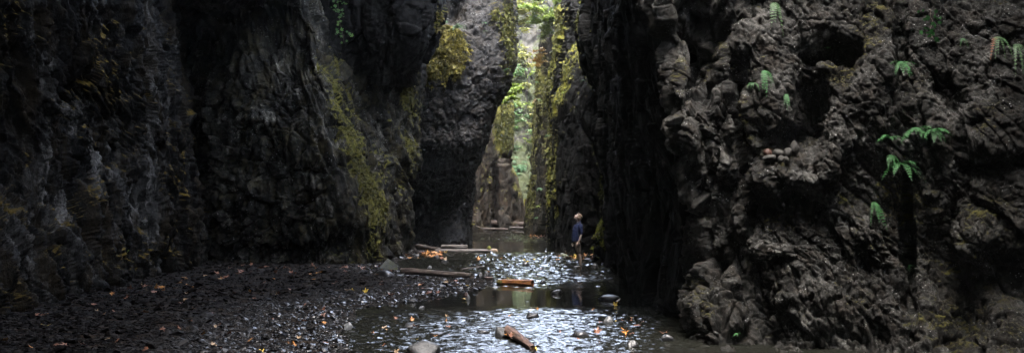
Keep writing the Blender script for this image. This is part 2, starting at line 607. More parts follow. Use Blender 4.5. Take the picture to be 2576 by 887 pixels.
# ------------------------------------------------------------------ second left buttress
rows = [
    (-560, [(400, 40), (440, 36), (520, 31.5), (620, 30), (715, 31.5), (780, 36), (830, 40), (950, 42), (1060, 44), (1050, 60)]),  # upper rows pushed forward above the frame, an added ledge shading the face below
    (-90, [(400, 40), (440, 36), (520, 31.2), (620, 29.8), (717, 31.3), (782, 35.8), (832, 39.5), (950, 41.8), (1060, 43.8), (1048, 60)]),
    (-15, [(400, 41), (440, 37.5), (520, 32.4), (620, 31), (718, 32.3), (784, 35.6), (834, 39.2), (950, 41.6), (1060, 43.6), (1046, 60)]),
    (60, [(400, 43), (440, 41), (520, 37), (620, 35), (725, 35), (792, 35.2), (841, 38.6), (950, 41.2), (1056, 43.3), (1040, 60)]),
    (150, [(400, 43), (440, 40.5), (525, 36.5), (625, 34.6), (735, 34.3), (803, 34.6), (850, 38), (950, 40.8), (1050, 43), (1035, 60)]),
    (250, [(400, 43), (440, 40), (525, 36), (630, 34.2), (755, 33.8), (830, 34.2), (868, 36.6), (950, 40), (1042, 42.5), (1028, 60)]),
    (320, [(400, 43), (445, 39.8), (525, 35.8), (635, 34.0), (768, 33.6), (850, 34.1), (885, 36.3), (955, 39.5), (1030, 42.4), (1025, 60)]),
    (385, [(410, 43), (450, 39.5), (525, 35.5), (640, 33.8), (780, 33.4), (872, 34), (902, 36), (960, 39), (1041, 42.2), (1022, 60)]),
    (440, [(410, 43), (452, 39.3), (525, 35.3), (645, 33.7), (786, 33.4), (890, 34.1), (918, 36), (968, 38.8), (1029, 42.1), (1016, 60)]),
    (475, [(410, 43), (453, 39.2), (525, 35.2), (648, 33.6), (792, 33.3), (903, 34.1), (930, 36), (970, 38.7), (1017, 42.0), (1008, 60)]),
    (560, [(410, 43), (455, 39), (525, 35), (650, 33.5), (800, 33.3), (932, 34.2), (953, 36), (978, 38.4), (1015, 42), (1000, 60)]),
    (655, [(410, 43), (455, 39), (525, 34.7), (650, 33.5), (812, 33.3), (950, 34.8), (970, 36.5), (988, 38.5), (1012, 42), (1000, 60)]),
    (780, [(410, 43), (455, 39), (525, 34.7), (650, 33.5), (815, 33.3), (952, 34.8), (972, 36.5), (990, 38.5), (1012, 42), (1000, 60)])]


def butt_post(P, dx, dy, dd):
    slat = disp_field(P, [('facet', 1.5, 0.34, 0.75, 0.1), ('facet', 3.6, 0.13, 0.8, 0.1)], 77)
    m = sstep(840, 760, dx - (dy - 400) * 0.25)
    dd = dd + slat * m * sstep(150, 350, dy)
    u = dx - 0.33 * dy
    n = fbm(np.stack([u * 0.03, dy * 0.003, np.zeros_like(u)], 1), 4, 5)
    dd = dd + 0.35 * (1 - 2.6 * np.abs(n)) * (1 - 0.5 * m)
    return dd


buttress, s_butt = rock('mossy_buttress', rows, M['ridge_rock'],
                        'broad rock buttress with golden moss down its lit edge, above the triangular boulder',
                        spec=[('fbm', 0.3, 0.45, 0.6), ('facet', 0.7, 0.22, 0.4, 0.12), ('facet', 1.9, 0.15, 0.5, 0.12), ('fbm', 1.5, 0.12, 0.5), ('fbm', 5, 0.07, 0.8)],
                        feats=[(690, 120, 120, 160, 0, -0.8), (640, 300, 60, 40, 0, 0.5), (560, 480, 40, 80, 0, 0.5), (840, 620, 80, 40, 0, -0.8), (700, 640, 130, 40, 0, -0.7), (990, 400, 12, 60, 0, -0.4), (920, 250, 20, 50, 10, -0.35)],
                        moss=[(848, 290, 22, 150, -16, 0.45), (900, 420, 36, 120, -20, 0.5), (938, 500, 28, 80, -14, 0.48), (985, 380, 50, 120, 0, 0.08), (1032, 240, 18, 60, 0, 0.95), (1033, 400, 14, 60, 0, 0.5), (1000, 480, 20, 50, 0, 0.25),
                              (885, 240, 18, 50, 0, 0.3), (960, 330, 60, 100, 0, 0.02), (945, 620, 16, 40, 0, 0.7), (850, 60, 15, 130, 0, 0.8), (640, 400, 200, 300, 0, -0.45)],
                        moss_bias=0.0, seed=23, lean=(10.5, -0.4, 7.0), post=butt_post)
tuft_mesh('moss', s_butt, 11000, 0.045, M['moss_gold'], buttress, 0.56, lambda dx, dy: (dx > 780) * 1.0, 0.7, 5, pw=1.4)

# dark overhang above it
rows = [
    (-560, [(770, 37.5), (830, 38), (880, 38.2), (950, 38.0), (1040, 37.4), (1108, 39), (1095, 48), (1060, 60)]),
    (0, [(770, 37.5), (830, 38), (880, 38.2), (950, 37.8), (1035, 37.2), (1105, 39), (1092, 48), (1060, 60)]),
    (60, [(775, 37.5), (832, 38), (882, 38.2), (950, 37.7), (1030, 37.2), (1099, 39), (1088, 48), (1060, 60)]),
    (100, [(780, 37.4), (838, 38), (885, 38.3), (945, 37.7), (1022, 37.4), (1087, 39.2), (1078, 48), (1055, 60)]),
    (140, [(785, 37.3), (845, 38), (888, 38.6), (940, 38), (1012, 37.9), (1069, 39.5), (1060, 48), (1050, 60)]),
    (178, [(795, 37.3), (852, 38.2), (895, 39.0), (940, 38.7), (1000, 38.6), (1046, 40), (1044, 48), (1040, 60)]),
    (205, [(805, 37.6), (860, 39), (900, 40), (945, 39.8), (992, 40), (1032, 41), (1034, 48), (1030, 60)]),
    (228, [(815, 40), (868, 41), (905, 42), (950, 42), (990, 42.6), (1024, 44), (1030, 49), (1025, 60)])]
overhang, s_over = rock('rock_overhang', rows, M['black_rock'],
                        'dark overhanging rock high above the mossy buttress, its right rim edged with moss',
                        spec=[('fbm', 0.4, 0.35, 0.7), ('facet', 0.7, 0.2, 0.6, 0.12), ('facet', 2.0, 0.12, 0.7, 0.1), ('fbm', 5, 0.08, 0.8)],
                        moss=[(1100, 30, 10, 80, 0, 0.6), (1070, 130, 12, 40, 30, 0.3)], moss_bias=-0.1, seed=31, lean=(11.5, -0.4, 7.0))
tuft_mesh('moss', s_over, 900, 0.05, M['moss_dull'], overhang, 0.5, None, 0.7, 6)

# ------------------------------------------------------------------ big bulging rock in the middle
rows = []
for dyv, sil, f0 in [(-320, 1290, 51), (-110, 1294, 50), (0, 1295, 49.6), (60, 1297, 49), (120, 1296, 48.6), (190, 1285, 48.2), (235, 1266, 48.0), (270, 1251, 48.0), (310, 1238, 48.0),
                     (350, 1226, 48.0), (385, 1214, 48.4), (410, 1203, 49.6), (435, 1192, 52.4), (500, 1188, 55.0), (550, 1180, 54.6), (610, 1177, 52.6), (720, 1176, 51.6)]:
    w = sil - 1020
    rows.append((dyv, [(920, 51), (1000, f0 + 1.5), (1060, f0 + 0.7), (1020 + w * 0.55, f0), (1020 + w * 0.85, f0 + 0.6), (sil, f0 + 3.2), (sil - 14, f0 + 11), (sil - 60, f0 + 32)]))


def bulge_post(P, dx, dy, dd):
    # mossy shoulder on the left, its lower edge ragged
    n = fbm(np.stack([dx * 0.03, dy * 0.02, np.zeros_like(dx)], 1), 3, 14)
    e = 205 + 55 * n - 0.25 * np.abs(dx - 1110)
    s = sstep(30, 110, dy) * sstep(e + 20, e - 25, dy) * sstep(1192 + 30 * n, 1150 + 30 * n, dx) * sstep(990, 1050, dx)
    return dd + 0.65 * s


bulge, s_bulge = rock('overhanging_rock_face', rows, M['wet_rock'],
                      'huge speckled dark rock face bulging over the stream, undercut below, with a mossy shoulder',
                      spec=[('fbm', 0.25, 0.3, 0.8), ('facet', 0.5, 0.18, 0.6, 0.15), ('facet', 1.6, 0.14, 0.8, 0.15), ('fbm', 3.4, 0.12, 0.8), ('fbm', 7, 0.09, 0.9), ('fbm', 14, 0.06, 0.9)],
                      feats=[(1130, 30, 50, 45, 0, -0.7), (1100, 330, 60, 90, 0, -0.4)],
                      moss=[(1102, 138, 82, 70, 10, 1.45, 3), (1085, 200, 35, 30, 0, 0.4), (1155, 185, 12, 40, 0, 0.4), (1275, 70, 26, 120, 4, 0.8), (1260, 190, 16, 60, 20, 0.35), (1115, 330, 30, 25, 0, 0.35), (1160, 310, 12, 40, 0, 0.35), (1240, 40, 22, 40, 0, 0.5)],
                      moss_bias=-0.22, moss_up=0.4, seed=41, lean=(17, -0.45, 6.0), post=bulge_post)
tuft_mesh('moss', s_bulge, 14000, 0.06, M['moss_shoulder'], bulge, 0.5, lambda dx, dy: (dx < 1200) * 1.0, 0.8, 7)
tuft_mesh('moss', s_bulge, 9000, 0.065, M['moss_green'], bulge, 0.5, lambda dx, dy: (dx > 1200) * 1.0, 0.8, 8)

# ------------------------------------------------------------------ far left wall and its boulder
rows = []
for dyv, sil in [(-110, 1250), (0, 1256), (150, 1266), (241, 1276), (285, 1287), (330, 1287), (378, 1288), (400, 1281), (425, 1270), (480, 1262), (540, 1262), (620, 1262)]:
    rows.append((dyv, [(1080, 72), (1170, 84), (1225, 88), (sil - 12, 92), (sil, 96), (sil - 8, 112), (1200, 142)]))
far_left, s_fl = rock('far_cliff', rows, M['far_rock'],
                      'brown and green cliff beyond the bulging rock face, its nose hanging over the log jam',
                      spec=[('fbm', 0.15, 0.2, 0.6), ('facet', 0.4, 0.16, 0.4, 0.12), ('facet', 1.1, 0.14, 0.45, 0.1), ('fbm', 2.5, 0.12, 0.6)],
                      moss=[(1272, 330, 22, 70, 8, 0.9), (1262, 260, 12, 80, 0, 0.5), (1230, 300, 30, 60, 0, 0.2)], moss_bias=0.22, seed=51, step=1.8)
tuft_mesh('moss', s_fl, 4000, 0.11, M['moss_green'], far_left, 0.6, None, 0.7, 9)
rows = []
for dyv, l, rr in [(398, 1262, 1281), (410, 1250, 1284), (440, 1242, 1297), (480, 1236, 1307), (520, 1232, 1313), (552, 1228, 1316), (620, 1226, 1317)]:
    m = (l + rr) / 2
    rows.append((dyv, [(l - 10, 99), (l, 93), (m - 12, 90), (m + 14, 90.5), (rr - 4, 93), (rr, 97), (rr - 6, 108)]))
far_boulder, s_fb = rock('leaning_boulder', rows, M['far_rock'],
                         'slanting brown boulder at the foot of the far cliff just behind the log jam', 'boulder',
                         spec=[('fbm', 0.2, 0.35, 0.7), ('facet', 0.5, 0.2, 0.5, 0.1), ('fbm', 1.4, 0.16, 0.8)],
                         moss=[(1290, 430, 14, 14, 0, 0.6), (1275, 500, 25, 30, 0, 0.4), (1300, 480, 6, 30, -30, 0.5)], seed=53, step=1.8)
rows = []
for dyv, l, rr in [(500, 1320, 1332), (520, 1312, 1338), (552, 1306, 1342), (620, 1304, 1344)]:
    rows.append((dyv, [(l, 108), (l + 4, 103), ((l + rr) / 2, 101), (rr, 103), (rr + 4, 108)]))
far_b2, s_fb2 = rock('wedge_boulder', rows, M['far_rock'], 'small wedge shaped boulder between the slanting boulder and the moss pillar', 'boulder',
                     spec=[('fbm', 0.4, 0.4, 0.7), ('fbm', 1.4, 0.2, 0.8)], moss_bias=0.3, seed=55, step=1.5)

# ------------------------------------------------------------------ cliff that closes the view
rows = []
for dyv, y0 in [(-90, 143), (-20, 139), (120, 135), (240, 131), (330, 129), (385, 126), (440, 120), (500, 114), (570, 112), (640, 111)]:
    rows.append((dyv, [(1000, y0 + 4), (1200, y0 + 1), (1290, y0), (1330, y0 + 1.5), (1380, y0 - 1), (1450, y0 - 3), (1600, y0 - 4)]))
back_cliff, s_back = rock('overgrown_cliff', rows, M['green_cliff'],
                          'pale cliff at the end of the gorge, overgrown with grass, moss and ferns',
                          spec=[('fbm', 0.1, 1.6, 0.6), ('fbm', 0.5, 0.6, 0.5), ('cob', 0.6, 0.4, 0.6)],
                          moss=[(1330, 280, 30, 60, 0, 0.4), (1320, 430, 60, 50, 0, 0.9), (1310, 190, 30, 40, 0, 0.3), (1330, 130, 8, 90, 0, -0.6), (1318, 250, 5, 60, 0, -0.5), (1322, 360, 30, 20, 0, -0.6)],
                          moss_bias=0.32, seed=61, step=1.8)

# ------------------------------------------------------------------ right hand rocks, far to near
rows = []
for dyv, sil in [(-130, 1414), (0, 1408), (60, 1378), (100, 1367), (140, 1366), (200, 1362), (260, 1358), (330, 1353), (430, 1347), (520, 1337), (590, 1330), (680, 1329)]:
    rows.append((dyv, [(1480, 142), (sil + 14, 100), (sil, 80), (sil + 16, 76), (sil + 36, 72), (1404, 68), (1440, 65), (1520, 62)]))


def pillar_post(P, dx, dy, dd):
    n = fbm(np.stack([dx * 0.05 + dy * 0.004, dy * 0.004, np.zeros_like(dx)], 1), 3, 9)
    return dd + 0.75 * (0.22 - 2.0 * np.abs(n))


pillar, s_pill = rock('mossy_pillar', rows, M['pillar_rock'],
                      'steep fluted pillar hung with green and golden moss, right of the bright gap',
                      spec=[('fbm', 0.25, 0.25, 0.5), ('facet', 0.5, 0.3, 0.3, 0.12), ('facet', 1.3, 0.2, 0.35, 0.12), ('fbm', 2.5, 0.14, 0.6)],
                      moss=[(1345, 400, 14, 300, 4, 0.55), (1385, 330, 16, 140, 0, 0.5), (1370, 220, 20, 80, 0, 0.3)], moss_bias=-0.05, seed=71, step=1.8, lean=(18, 0.4, 7), post=pillar_post)
tuft_mesh('moss', s_pill, 9000, 0.085, M['moss_green'], pillar, 0.5, None, 1.0, 10)

rows = []
for dyv, sil in [(-170, 1422), (0, 1418), (33, 1404), (73, 1403), (127, 1397), (157, 1393), (206, 1383), (268, 1385), (360, 1390), (420, 1386), (520, 1381), (560, 1385), (606, 1387), (680, 1388)]:
    rows.append((dyv, [(sil + 25, 80), (sil + 8, 70), (sil, 62), (sil + 9, 59.5), (sil + 36, 58), (sil + 80, 57), (1560, 56)]))
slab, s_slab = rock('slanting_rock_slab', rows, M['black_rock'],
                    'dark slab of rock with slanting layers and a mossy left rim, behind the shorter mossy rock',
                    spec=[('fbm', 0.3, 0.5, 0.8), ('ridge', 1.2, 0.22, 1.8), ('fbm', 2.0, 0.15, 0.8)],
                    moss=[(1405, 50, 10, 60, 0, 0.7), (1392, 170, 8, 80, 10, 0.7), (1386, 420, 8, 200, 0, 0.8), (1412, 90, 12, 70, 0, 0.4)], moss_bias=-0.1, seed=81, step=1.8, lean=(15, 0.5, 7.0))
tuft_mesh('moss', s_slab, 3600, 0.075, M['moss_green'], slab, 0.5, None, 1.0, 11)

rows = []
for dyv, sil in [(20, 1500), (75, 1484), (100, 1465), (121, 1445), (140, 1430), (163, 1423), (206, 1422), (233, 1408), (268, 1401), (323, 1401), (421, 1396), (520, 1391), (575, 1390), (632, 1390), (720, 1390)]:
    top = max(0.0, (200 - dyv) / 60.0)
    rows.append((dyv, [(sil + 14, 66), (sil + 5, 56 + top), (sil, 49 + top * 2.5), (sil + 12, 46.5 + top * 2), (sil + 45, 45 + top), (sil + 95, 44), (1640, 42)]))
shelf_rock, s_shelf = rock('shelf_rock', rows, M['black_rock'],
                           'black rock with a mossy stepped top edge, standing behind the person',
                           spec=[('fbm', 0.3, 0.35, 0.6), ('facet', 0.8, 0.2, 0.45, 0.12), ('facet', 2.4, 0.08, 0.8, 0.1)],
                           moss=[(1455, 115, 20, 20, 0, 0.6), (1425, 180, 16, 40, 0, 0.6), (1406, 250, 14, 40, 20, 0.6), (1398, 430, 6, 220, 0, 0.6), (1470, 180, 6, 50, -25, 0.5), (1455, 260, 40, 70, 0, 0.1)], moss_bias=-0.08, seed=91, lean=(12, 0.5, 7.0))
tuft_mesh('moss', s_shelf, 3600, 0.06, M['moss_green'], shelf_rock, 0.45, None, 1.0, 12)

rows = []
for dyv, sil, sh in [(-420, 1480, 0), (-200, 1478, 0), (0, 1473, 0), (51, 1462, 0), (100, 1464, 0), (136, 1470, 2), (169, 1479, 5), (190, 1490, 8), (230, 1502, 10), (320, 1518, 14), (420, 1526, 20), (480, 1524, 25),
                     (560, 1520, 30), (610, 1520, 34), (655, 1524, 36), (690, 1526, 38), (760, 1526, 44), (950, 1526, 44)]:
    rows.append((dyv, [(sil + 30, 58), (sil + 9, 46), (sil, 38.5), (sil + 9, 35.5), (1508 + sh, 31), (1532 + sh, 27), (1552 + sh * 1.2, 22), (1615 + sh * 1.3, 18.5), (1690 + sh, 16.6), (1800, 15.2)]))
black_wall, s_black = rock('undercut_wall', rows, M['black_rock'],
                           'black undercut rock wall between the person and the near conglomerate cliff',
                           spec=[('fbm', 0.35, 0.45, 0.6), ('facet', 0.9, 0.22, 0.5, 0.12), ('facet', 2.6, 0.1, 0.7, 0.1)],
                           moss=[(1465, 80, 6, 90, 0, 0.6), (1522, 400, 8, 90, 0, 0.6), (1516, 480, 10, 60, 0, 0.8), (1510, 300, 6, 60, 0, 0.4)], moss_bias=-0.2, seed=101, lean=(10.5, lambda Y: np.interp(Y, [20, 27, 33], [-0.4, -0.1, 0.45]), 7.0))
tuft_mesh('moss', s_black, 2600, 0.05, M['moss_green'], black_wall, 0.35, lambda dx, dy: (dx < 1560) * 1.0, 1.0, 13)

# ------------------------------------------------------------------ near right cliff
rows = []
for dyv, e, back in [(-1900, 1560, 1.2), (-500, 1580, 0.9), (-60, 1622, 0.5), (50, 1636, 0.3), (110, 1641, 0.2), (230, 1663, 0.0), (290, 1686, -0.1), (340, 1694, -0.1), (430, 1722, 0), (540, 1744, 0.1), (640, 1746, 0.1), (760, 1743, -0.3), (830, 1748, -0.6), (890, 1752, -0.95), (980, 1756, -1.5)]:
    rows.append((dyv, [(e + 70, 20), (e + 16, 16.4), (e, 15.0 + 0.75 * back), (e + 40, 14.4 + back), (1850, 14.3 + back), (1960, 14.0 + back), (2120, 13.7 + back), (2290, 13.4 + back), (2450, 13.1 + back), (2620, 12.4 + back * .7), (2850, 11), (3400, 8.2)]))


def cliff_post(P, dx, dy, dd):
    # left column: big rounded stones; right of it: broken knobs, crevices running down to the left, pits
    left = sstep(1905, 1860, dx + 0.04 * (dy - 400))
    big = disp_field(P, [('cob', 2.0, 0.2, 0.6, 0.1), ('facet', 2.6, 0.11, 0.7, 0.1)], 303)
    sk = P.copy()
    sk[:, 0] += 0.55 * P[:, 2]
    mid = disp_field(sk, [('facet', 1.3, 0.09, 0.6, 0.12), ('facet', 3.3, 0.07, 0.7, 0.12)], 305)
    flow = disp_field(sk, [('facet', 4.8, 0.075, 0.5, 0.12), ('facet', 8.0, 0.04, 0.7, 0.12)], 307)
    low = sstep(480, 600, dy) * sstep(2320, 2200, dx)
    pit = np.clip(fbm(P * 9.0, 3, 311) - 0.12, 0, 1) * 0.16
    return dd + big * left + mid * (1 - left) + flow * (0.5 + 0.9 * low * (1 - left)) - pit * (1 - 0.5 * left)


cliff, s_cliff = rock('conglomerate_cliff', rows, M['cliff_rock'],
                      'near knobbly conglomerate cliff with a hollow, white lichen and small green ferns',
                      spec=[('fbm', 0.5, 0.22, 0.8), ('fbm', 1.6, 0.09, 0.8), ('fbm', 7, 0.05, 1), ('fbm', 18, 0.03, 1)],
                      feats=[(2035, 270, 36, 85, 0, -1.0, 3), (2005, 350, 50, 34, 0, -0.6, 3), (1965, 440, 80, 48, 0, 0.42, 3), (2085, 420, 40, 110, 12, 0.35),
                             (1925, 250, 50, 80, 0, 0.25), (1880, 110, 60, 50, 0, 0.3), (1740, 110, 75, 120, 0, -1.0, 3), (1862, 300, 16, 120, -4, -0.8, 3), (1883, 470, 14, 110, -6, -0.7, 3), (1800, 470, 16, 70, -4, -0.6),
                             (2130, 130, 40, 32, 30, -0.6), (2060, 120, 40, 30, -20, -0.4), (2285, 640, 12, 150, -2, -0.5, 3), (2265, 110, 12, 110, 0, -0.55, 3), (2320, 300, 10, 120, -15, -0.4), (2215, 200, 55, 120, 8, 0.3),
                             (2340, 480, 30, 90, 0, 0.2), (2465, 590, 62, 60, 20, 0.5, 3), (2400, 555, 20, 40, 0, -0.3), (2540, 690, 80, 60, 0, -0.45), (2500, 420, 80, 30, 0, -0.25), (2400, 250, 40, 60, -20, -0.35),
                             (2100, 840, 330, 45, 0, -0.35, 3), (2010, 650, 170, 90, 25, 0.25), (2180, 600, 80, 60, 0, 0.25), (1905, 770, 40, 100, 0, -0.6), (2050, 540, 25, 25, 0, -0.35), (2260, 700, 60, 90, 0, 0.1),
                             (2600, 300, 60, 400, 0, -0.5), (2430, 760, 50, 90, -20, -0.5), (1775, 520, 14, 30, 0, -0.5), (1795, 650, 25, 60, -8, -0.55), (1712, 480, 18, 60, -14, -0.4)],
                      moss=[(2240, 480, 60, 60, 0, 0.3), (2460, 640, 110, 110, 0, 0.15), (2350, 780, 100, 80, 0, 0.12), (2140, 130, 60, 90, 0, 0.3), (2120, 500, 22, 22, 0, 0.5), (2300, 520, 60, 70, 0, 0.3), (1880, 350, 16, 90, 0, 0.35), (1900, 200, 60, 80, 0, 0.25),
                            (2000, 560, 60, 30, 0, 0.2), (2570, 650, 20, 50, 0, 0.5)],
                      moss_bias=0.06, moss_up=0.35, seed=111, step=2.0, lean=(6.2, -0.3, 5.0), post=cliff_post, moss_cap=0.75)

# ------------------------------------------------------------------ unseen gorge walls behind the camera, added and leaned to limit the sky light


def shell(name, pts, top, seed, lean):
    pts = np.array(pts, float)
    t = np.linspace(0, len(pts) - 1, 60)
    xy = hermite(t, np.arange(len(pts)), pts)
    z = np.linspace(-1, top, 40)
    P = np.stack([np.repeat(xy[None, :, 0], 40, 0), np.repeat(xy[None, :, 1], 40, 0), np.repeat(z[:, None], 60, 1)], -1)
    n = fbm(P.reshape(-1, 3) * 0.3, 4, seed).reshape(40, 60)
    P[..., 0] += n * 1.2
    P[..., 0] += np.clip((P[..., 2] - 6) * lean, -7.5, 7.5) * (P[..., 2] > 6)
    o = mesh_np(name, P.reshape(-1, 3), grid_faces(40, 60), M['black_rock'], None, True, {'moss': np.zeros(2400)})
    tag(o, kind='structure')
    return o


shell('unseen_light_shell', [(-9.2, 15.5), (-8.6, 8), (-7.5, 0), (-5.5, -8), (-3.5, -16), (-3.5, -24), (-8, -34)], 20, 5, 0.9)
shell('unseen_light_shell', [(7.2, 9.0), (6.2, 5), (5.5, -2), (5.0, -9), (2.8, -17), (0.5, -24), (-2, -34)], 13.5, 6, -0.2)
WAVE = 0.088
# ------------------------------------------------------------------ stream bed, gravel bank and water
BANK = [  # (Y, x): right-hand edge of the left gravel bank, near to far
    (2, -1.6), (10, -1.9), (13, -2.2), (17, -2.75), (19, -2.9), (20.2, -2.2), (22, -1.35), (24, -0.75), (26.5, -0.55), (28.5, -1.9), (30, -3.1), (33, -3.9), (37, -4.0), (41, -3.8), (44, -3.3), (47, -3.4), (50, -3.2), (52, -3.6), (60, -4.5), (140, -6)]
BY, BX = np.array(BANK).T


def bank_dist(x, y):
    """metres to the left of the bank edge (positive on the gravel)"""
    e = np.interp(y, BY, BX) + 0.35 * perlin(np.stack([x * 0.35, y * 0.35, np.zeros_like(x)], 1), 3)
    return e - x


def bed_z(x, y):
    x = np.asarray(x, float).ravel()
    y = np.asarray(y, float).ravel()
    d = bank_dist(x, y)
    z = -0.22 + 0.25 * sstep(-1.2, 0.15, d) + 0.06 * sstep(0.0, 4.0, d) * sstep(10, 15, y)
    # rocky shallows on the right by the person, and the far bar under the pillar
    def blob(cx, cy, rx, ry, a):
        return a * np.exp(-(((x - cx) / rx) ** 2 + ((y - cy) / ry) ** 2))
    z += blob(3.0, 41.0, 1.3, 2.2, 0.24) + blob(3.1, 33.5, 1.3, 1.5, 0.2) + blob(2.6, 69, 1.5, 5, 0.28) + blob(-1.0, 84, 6, 8, 0.17) + blob(0.2, 95, 8, 6, 0.35)
    P = np.stack([x, y, np.zeros_like(x)], 1)
    z += 0.05 * fbm(P * 0.9, 4, 15) + 0.02 * fbm(P * 5, 3, 16)
    return z


def ground_grid(x0, x1, y0, y1, nx, ny):
    # rows closer together near the camera
    t = np.linspace(0, 1, ny)
    y = 1 / ((1 - t) / y0 + t / y1)
    s = np.linspace(0, 1, nx)
    X = np.repeat((x0 + (x1 - x0) * s)[None], ny, 0)
    Yg = np.repeat(y[:, None], nx, 1)
    return X, Yg


X, Yg = ground_grid(-14, 9, 3.0, 150, 420, 420)
Z = bed_z(X, Yg).reshape(X.shape)
t = NT('wet_gravel_bed')
co = t.coord()
n1 = t.noise(co, 3.0, 6, 0.7)
vv = t.voro(co, 14.0)
vc = t.voro(co, 14.0, 'F1', 'Color')
sep = t.n('SeparateColor')
t.l(vc, sep.inputs[0])
col = t.ramp(sep.outputs[0], [(0.0, (0.003, 0.003, 0.0033)), (0.5, (0.008, 0.008, 0.0085)), (1.0, (0.025, 0.024, 0.023))])
col = t.mix(t.ramp(n1, [(0.5, 0.0), (0.7, 0.5)]), col, (0.03, 0.02, 0.012))
h = t.math('ADD', t.math('MULTIPLY', t.math('SUBTRACT', 1.0, vv), 1.0), t.math('MULTIPLY', n1, 0.3))
t.bsdf(col, 0.55, t.bump(h, 0.8, 0.05), 0.0)
M['bed'] = t.m
bed = mesh_np('stream_bed', np.stack([X, Yg, Z], -1).reshape(-1, 3), grid_faces(420, 420), M['bed'])
tag(bed, kind='structure')
ng = mesh_np('ground', np.array([(-30, -40, -0.3), (30, -40, -0.3), (30, 3.2, -0.12), (-30, 3.2, -0.12)]), np.array([[0, 1, 2, 3]]), M['bed'], None, False)
tag(ng, kind='structure')

# water: one sheet at z = 0 with real ripples; 'chop' says how broken its surface is
SIZES = [0.5, 0.6, 0.85, 1.2, 1.8]
nr, nc = 760, 430
dyr = np.linspace(567.5, 960, nr)
yr = (EYE * F / (dyr - HZ))
yr = np.concatenate([yr, [9.5, 7, 4]])
nr = len(yr)
s = np.linspace(-1, 1, nc)
X = s[None] * (0.205 * yr[:, None] + 1.6) + 0.2
Yg = np.repeat(yr[:, None], nc, 1)
xr, yr = X.ravel(), Yg.ravel()
dyl = HZ + EYE * F / yr
dxl = CX + xr / yr * F


def wblob(cx, cy, rx, ry, a, p=2):
    return a * np.exp(-(np.abs((dxl - cx) / rx) ** p + np.abs((dyl - cy) / ry) ** p))


chop = np.interp(dyl, [570, 585, 606, 610, 633, 637, 660, 690, 712, 722, 735, 768, 780, 798, 900], [0.9, 1.1, 1.1, 0.02, 0.02, 1.05, 1.1, 1.05, 0.9, 0.6, 0.16, 0.14, 0.7, 1.1, 1.1])
chop += wblob(1130, 650, 110, 7, -0.45) + wblob(1330, 748, 150, 26, -0.35, 4) + wblob(1450, 672, 50, 5, -0.5) + wblob(1330, 700, 100, 6, -0.35) + wblob(1450, 716, 110, 8, -0.3) + wblob(1480, 735, 80, 10, 0.2)
P0 = np.stack([xr, yr, np.zeros_like(xr)], 1)
chop = np.clip(chop + 0.5 * fbm(P0 * 0.5, 3, 44), 0.012, 1.2)
size = np.interp(yr, [12, 20, 35, 60, 100], SIZES)          # wavelets seen from afar read coarser
yt = np.linspace(3, 140, 4000)
st = np.interp(yt, [12, 20, 35, 60, 100], SIZES)
ph = np.concatenate([[0], np.cumsum(np.diff(yt) / ((st[1:] + st[:-1]) / 2))])
Pw = np.stack([xr / size * 1.9, np.interp(yr, yt, ph) * 4.8, np.zeros_like(xr)], 1)
warp = np.stack([perlin(Pw * 0.4, 61), perlin(Pw * 0.4, 62), np.zeros_like(xr)], 1)
wv = perlin(Pw + 0.9 * warp, 63) * 0.6 + perlin(Pw * 2.1 + 0.5 * warp, 64) * 0.34 + perlin(Pw * 4.3, 65) * 0.15
Zw = chop * wv * WAVE * size * np.interp(yr, [16, 26, 40, 70, 100], [0.95, 1.4, 2.2, 3.2, 3.4])
t = NT('stream_water')
co = t.coord()
a = t.attr('chop')
w2 = t.noise(t.mapping(co, (1.0, 1.3, 1)), 14.0, 3, 0.6, 0.5)
h = t.math('MULTIPLY', w2, a)
b = t.bsdf((0.006, 0.0062, 0.005), 0.05, t.bump(h, 1.0, 0.008), 0.5)
b.inputs['IOR'].default_value = 1.33
M['water'] = t.m
water = mesh_np('water', np.stack([xr, yr, Zw], -1), grid_faces(nr, nc), M['water'], None, True, {'chop': chop})
tag(water, kind='structure')
# ------------------------------------------------------------------ finding points on the built surfaces


def on_surf(surf, dx, dy, r=4.0):
    """front point and normal of a built rock at layout point (dx, dy)"""
    P, N = surf[0].reshape(-1, 3), surf[1].reshape(-1, 3)
    y = np.maximum(P[:, 1], 0.5)
    px = CX + P[:, 0] / y * F
    py = HZ - (P[:, 2] - EYE) / y * F
    while True:
        ok = (np.abs(px - dx) < r) & (np.abs(py - dy) < r)
        if ok.any():
            break
        r *= 1.7
    ii = np.where(ok)[0]
    i = ii[np.argmin(P[ii, 1])]
    return P[i].copy(), N[i].copy()


# ------------------------------------------------------------------ stones
def ico(sub):
    import bmesh
    bm = bmesh.new()
    bmesh.ops.create_icosphere(bm, subdivisions=sub, radius=1.0)
    v = np.array([x.co[:] for x in bm.verts])
    f = np.array([[q.index for q in x.verts] for x in bm.faces])
    bm.free()
    return v, f


ICO1, ICO2, ICO3, ICO4 = ico(1), ico(2), ico(3), ico(4)


def stone_shape(base, seed, angular=0.5):
    v, f = base
    r = np.random.default_rng(seed)
    p = v.copy()
    for k in range(int(5 + 6 * angular)):                    # cut flat facets
        n = r.normal(0, 1, 3)
        n /= np.linalg.norm(n)
        c = 0.55 + 0.3 * r.random()
        d = p @ n - c
        p -= np.clip(d, 0, None)[:, None] * n * (0.5 + 0.5 * angular)
    p *= 1 + 0.16 * perlin(v * 1.6 + seed, seed)[:, None] + 0.07 * perlin(v * 4.1 + seed, seed + 1)[:, None]
    return p


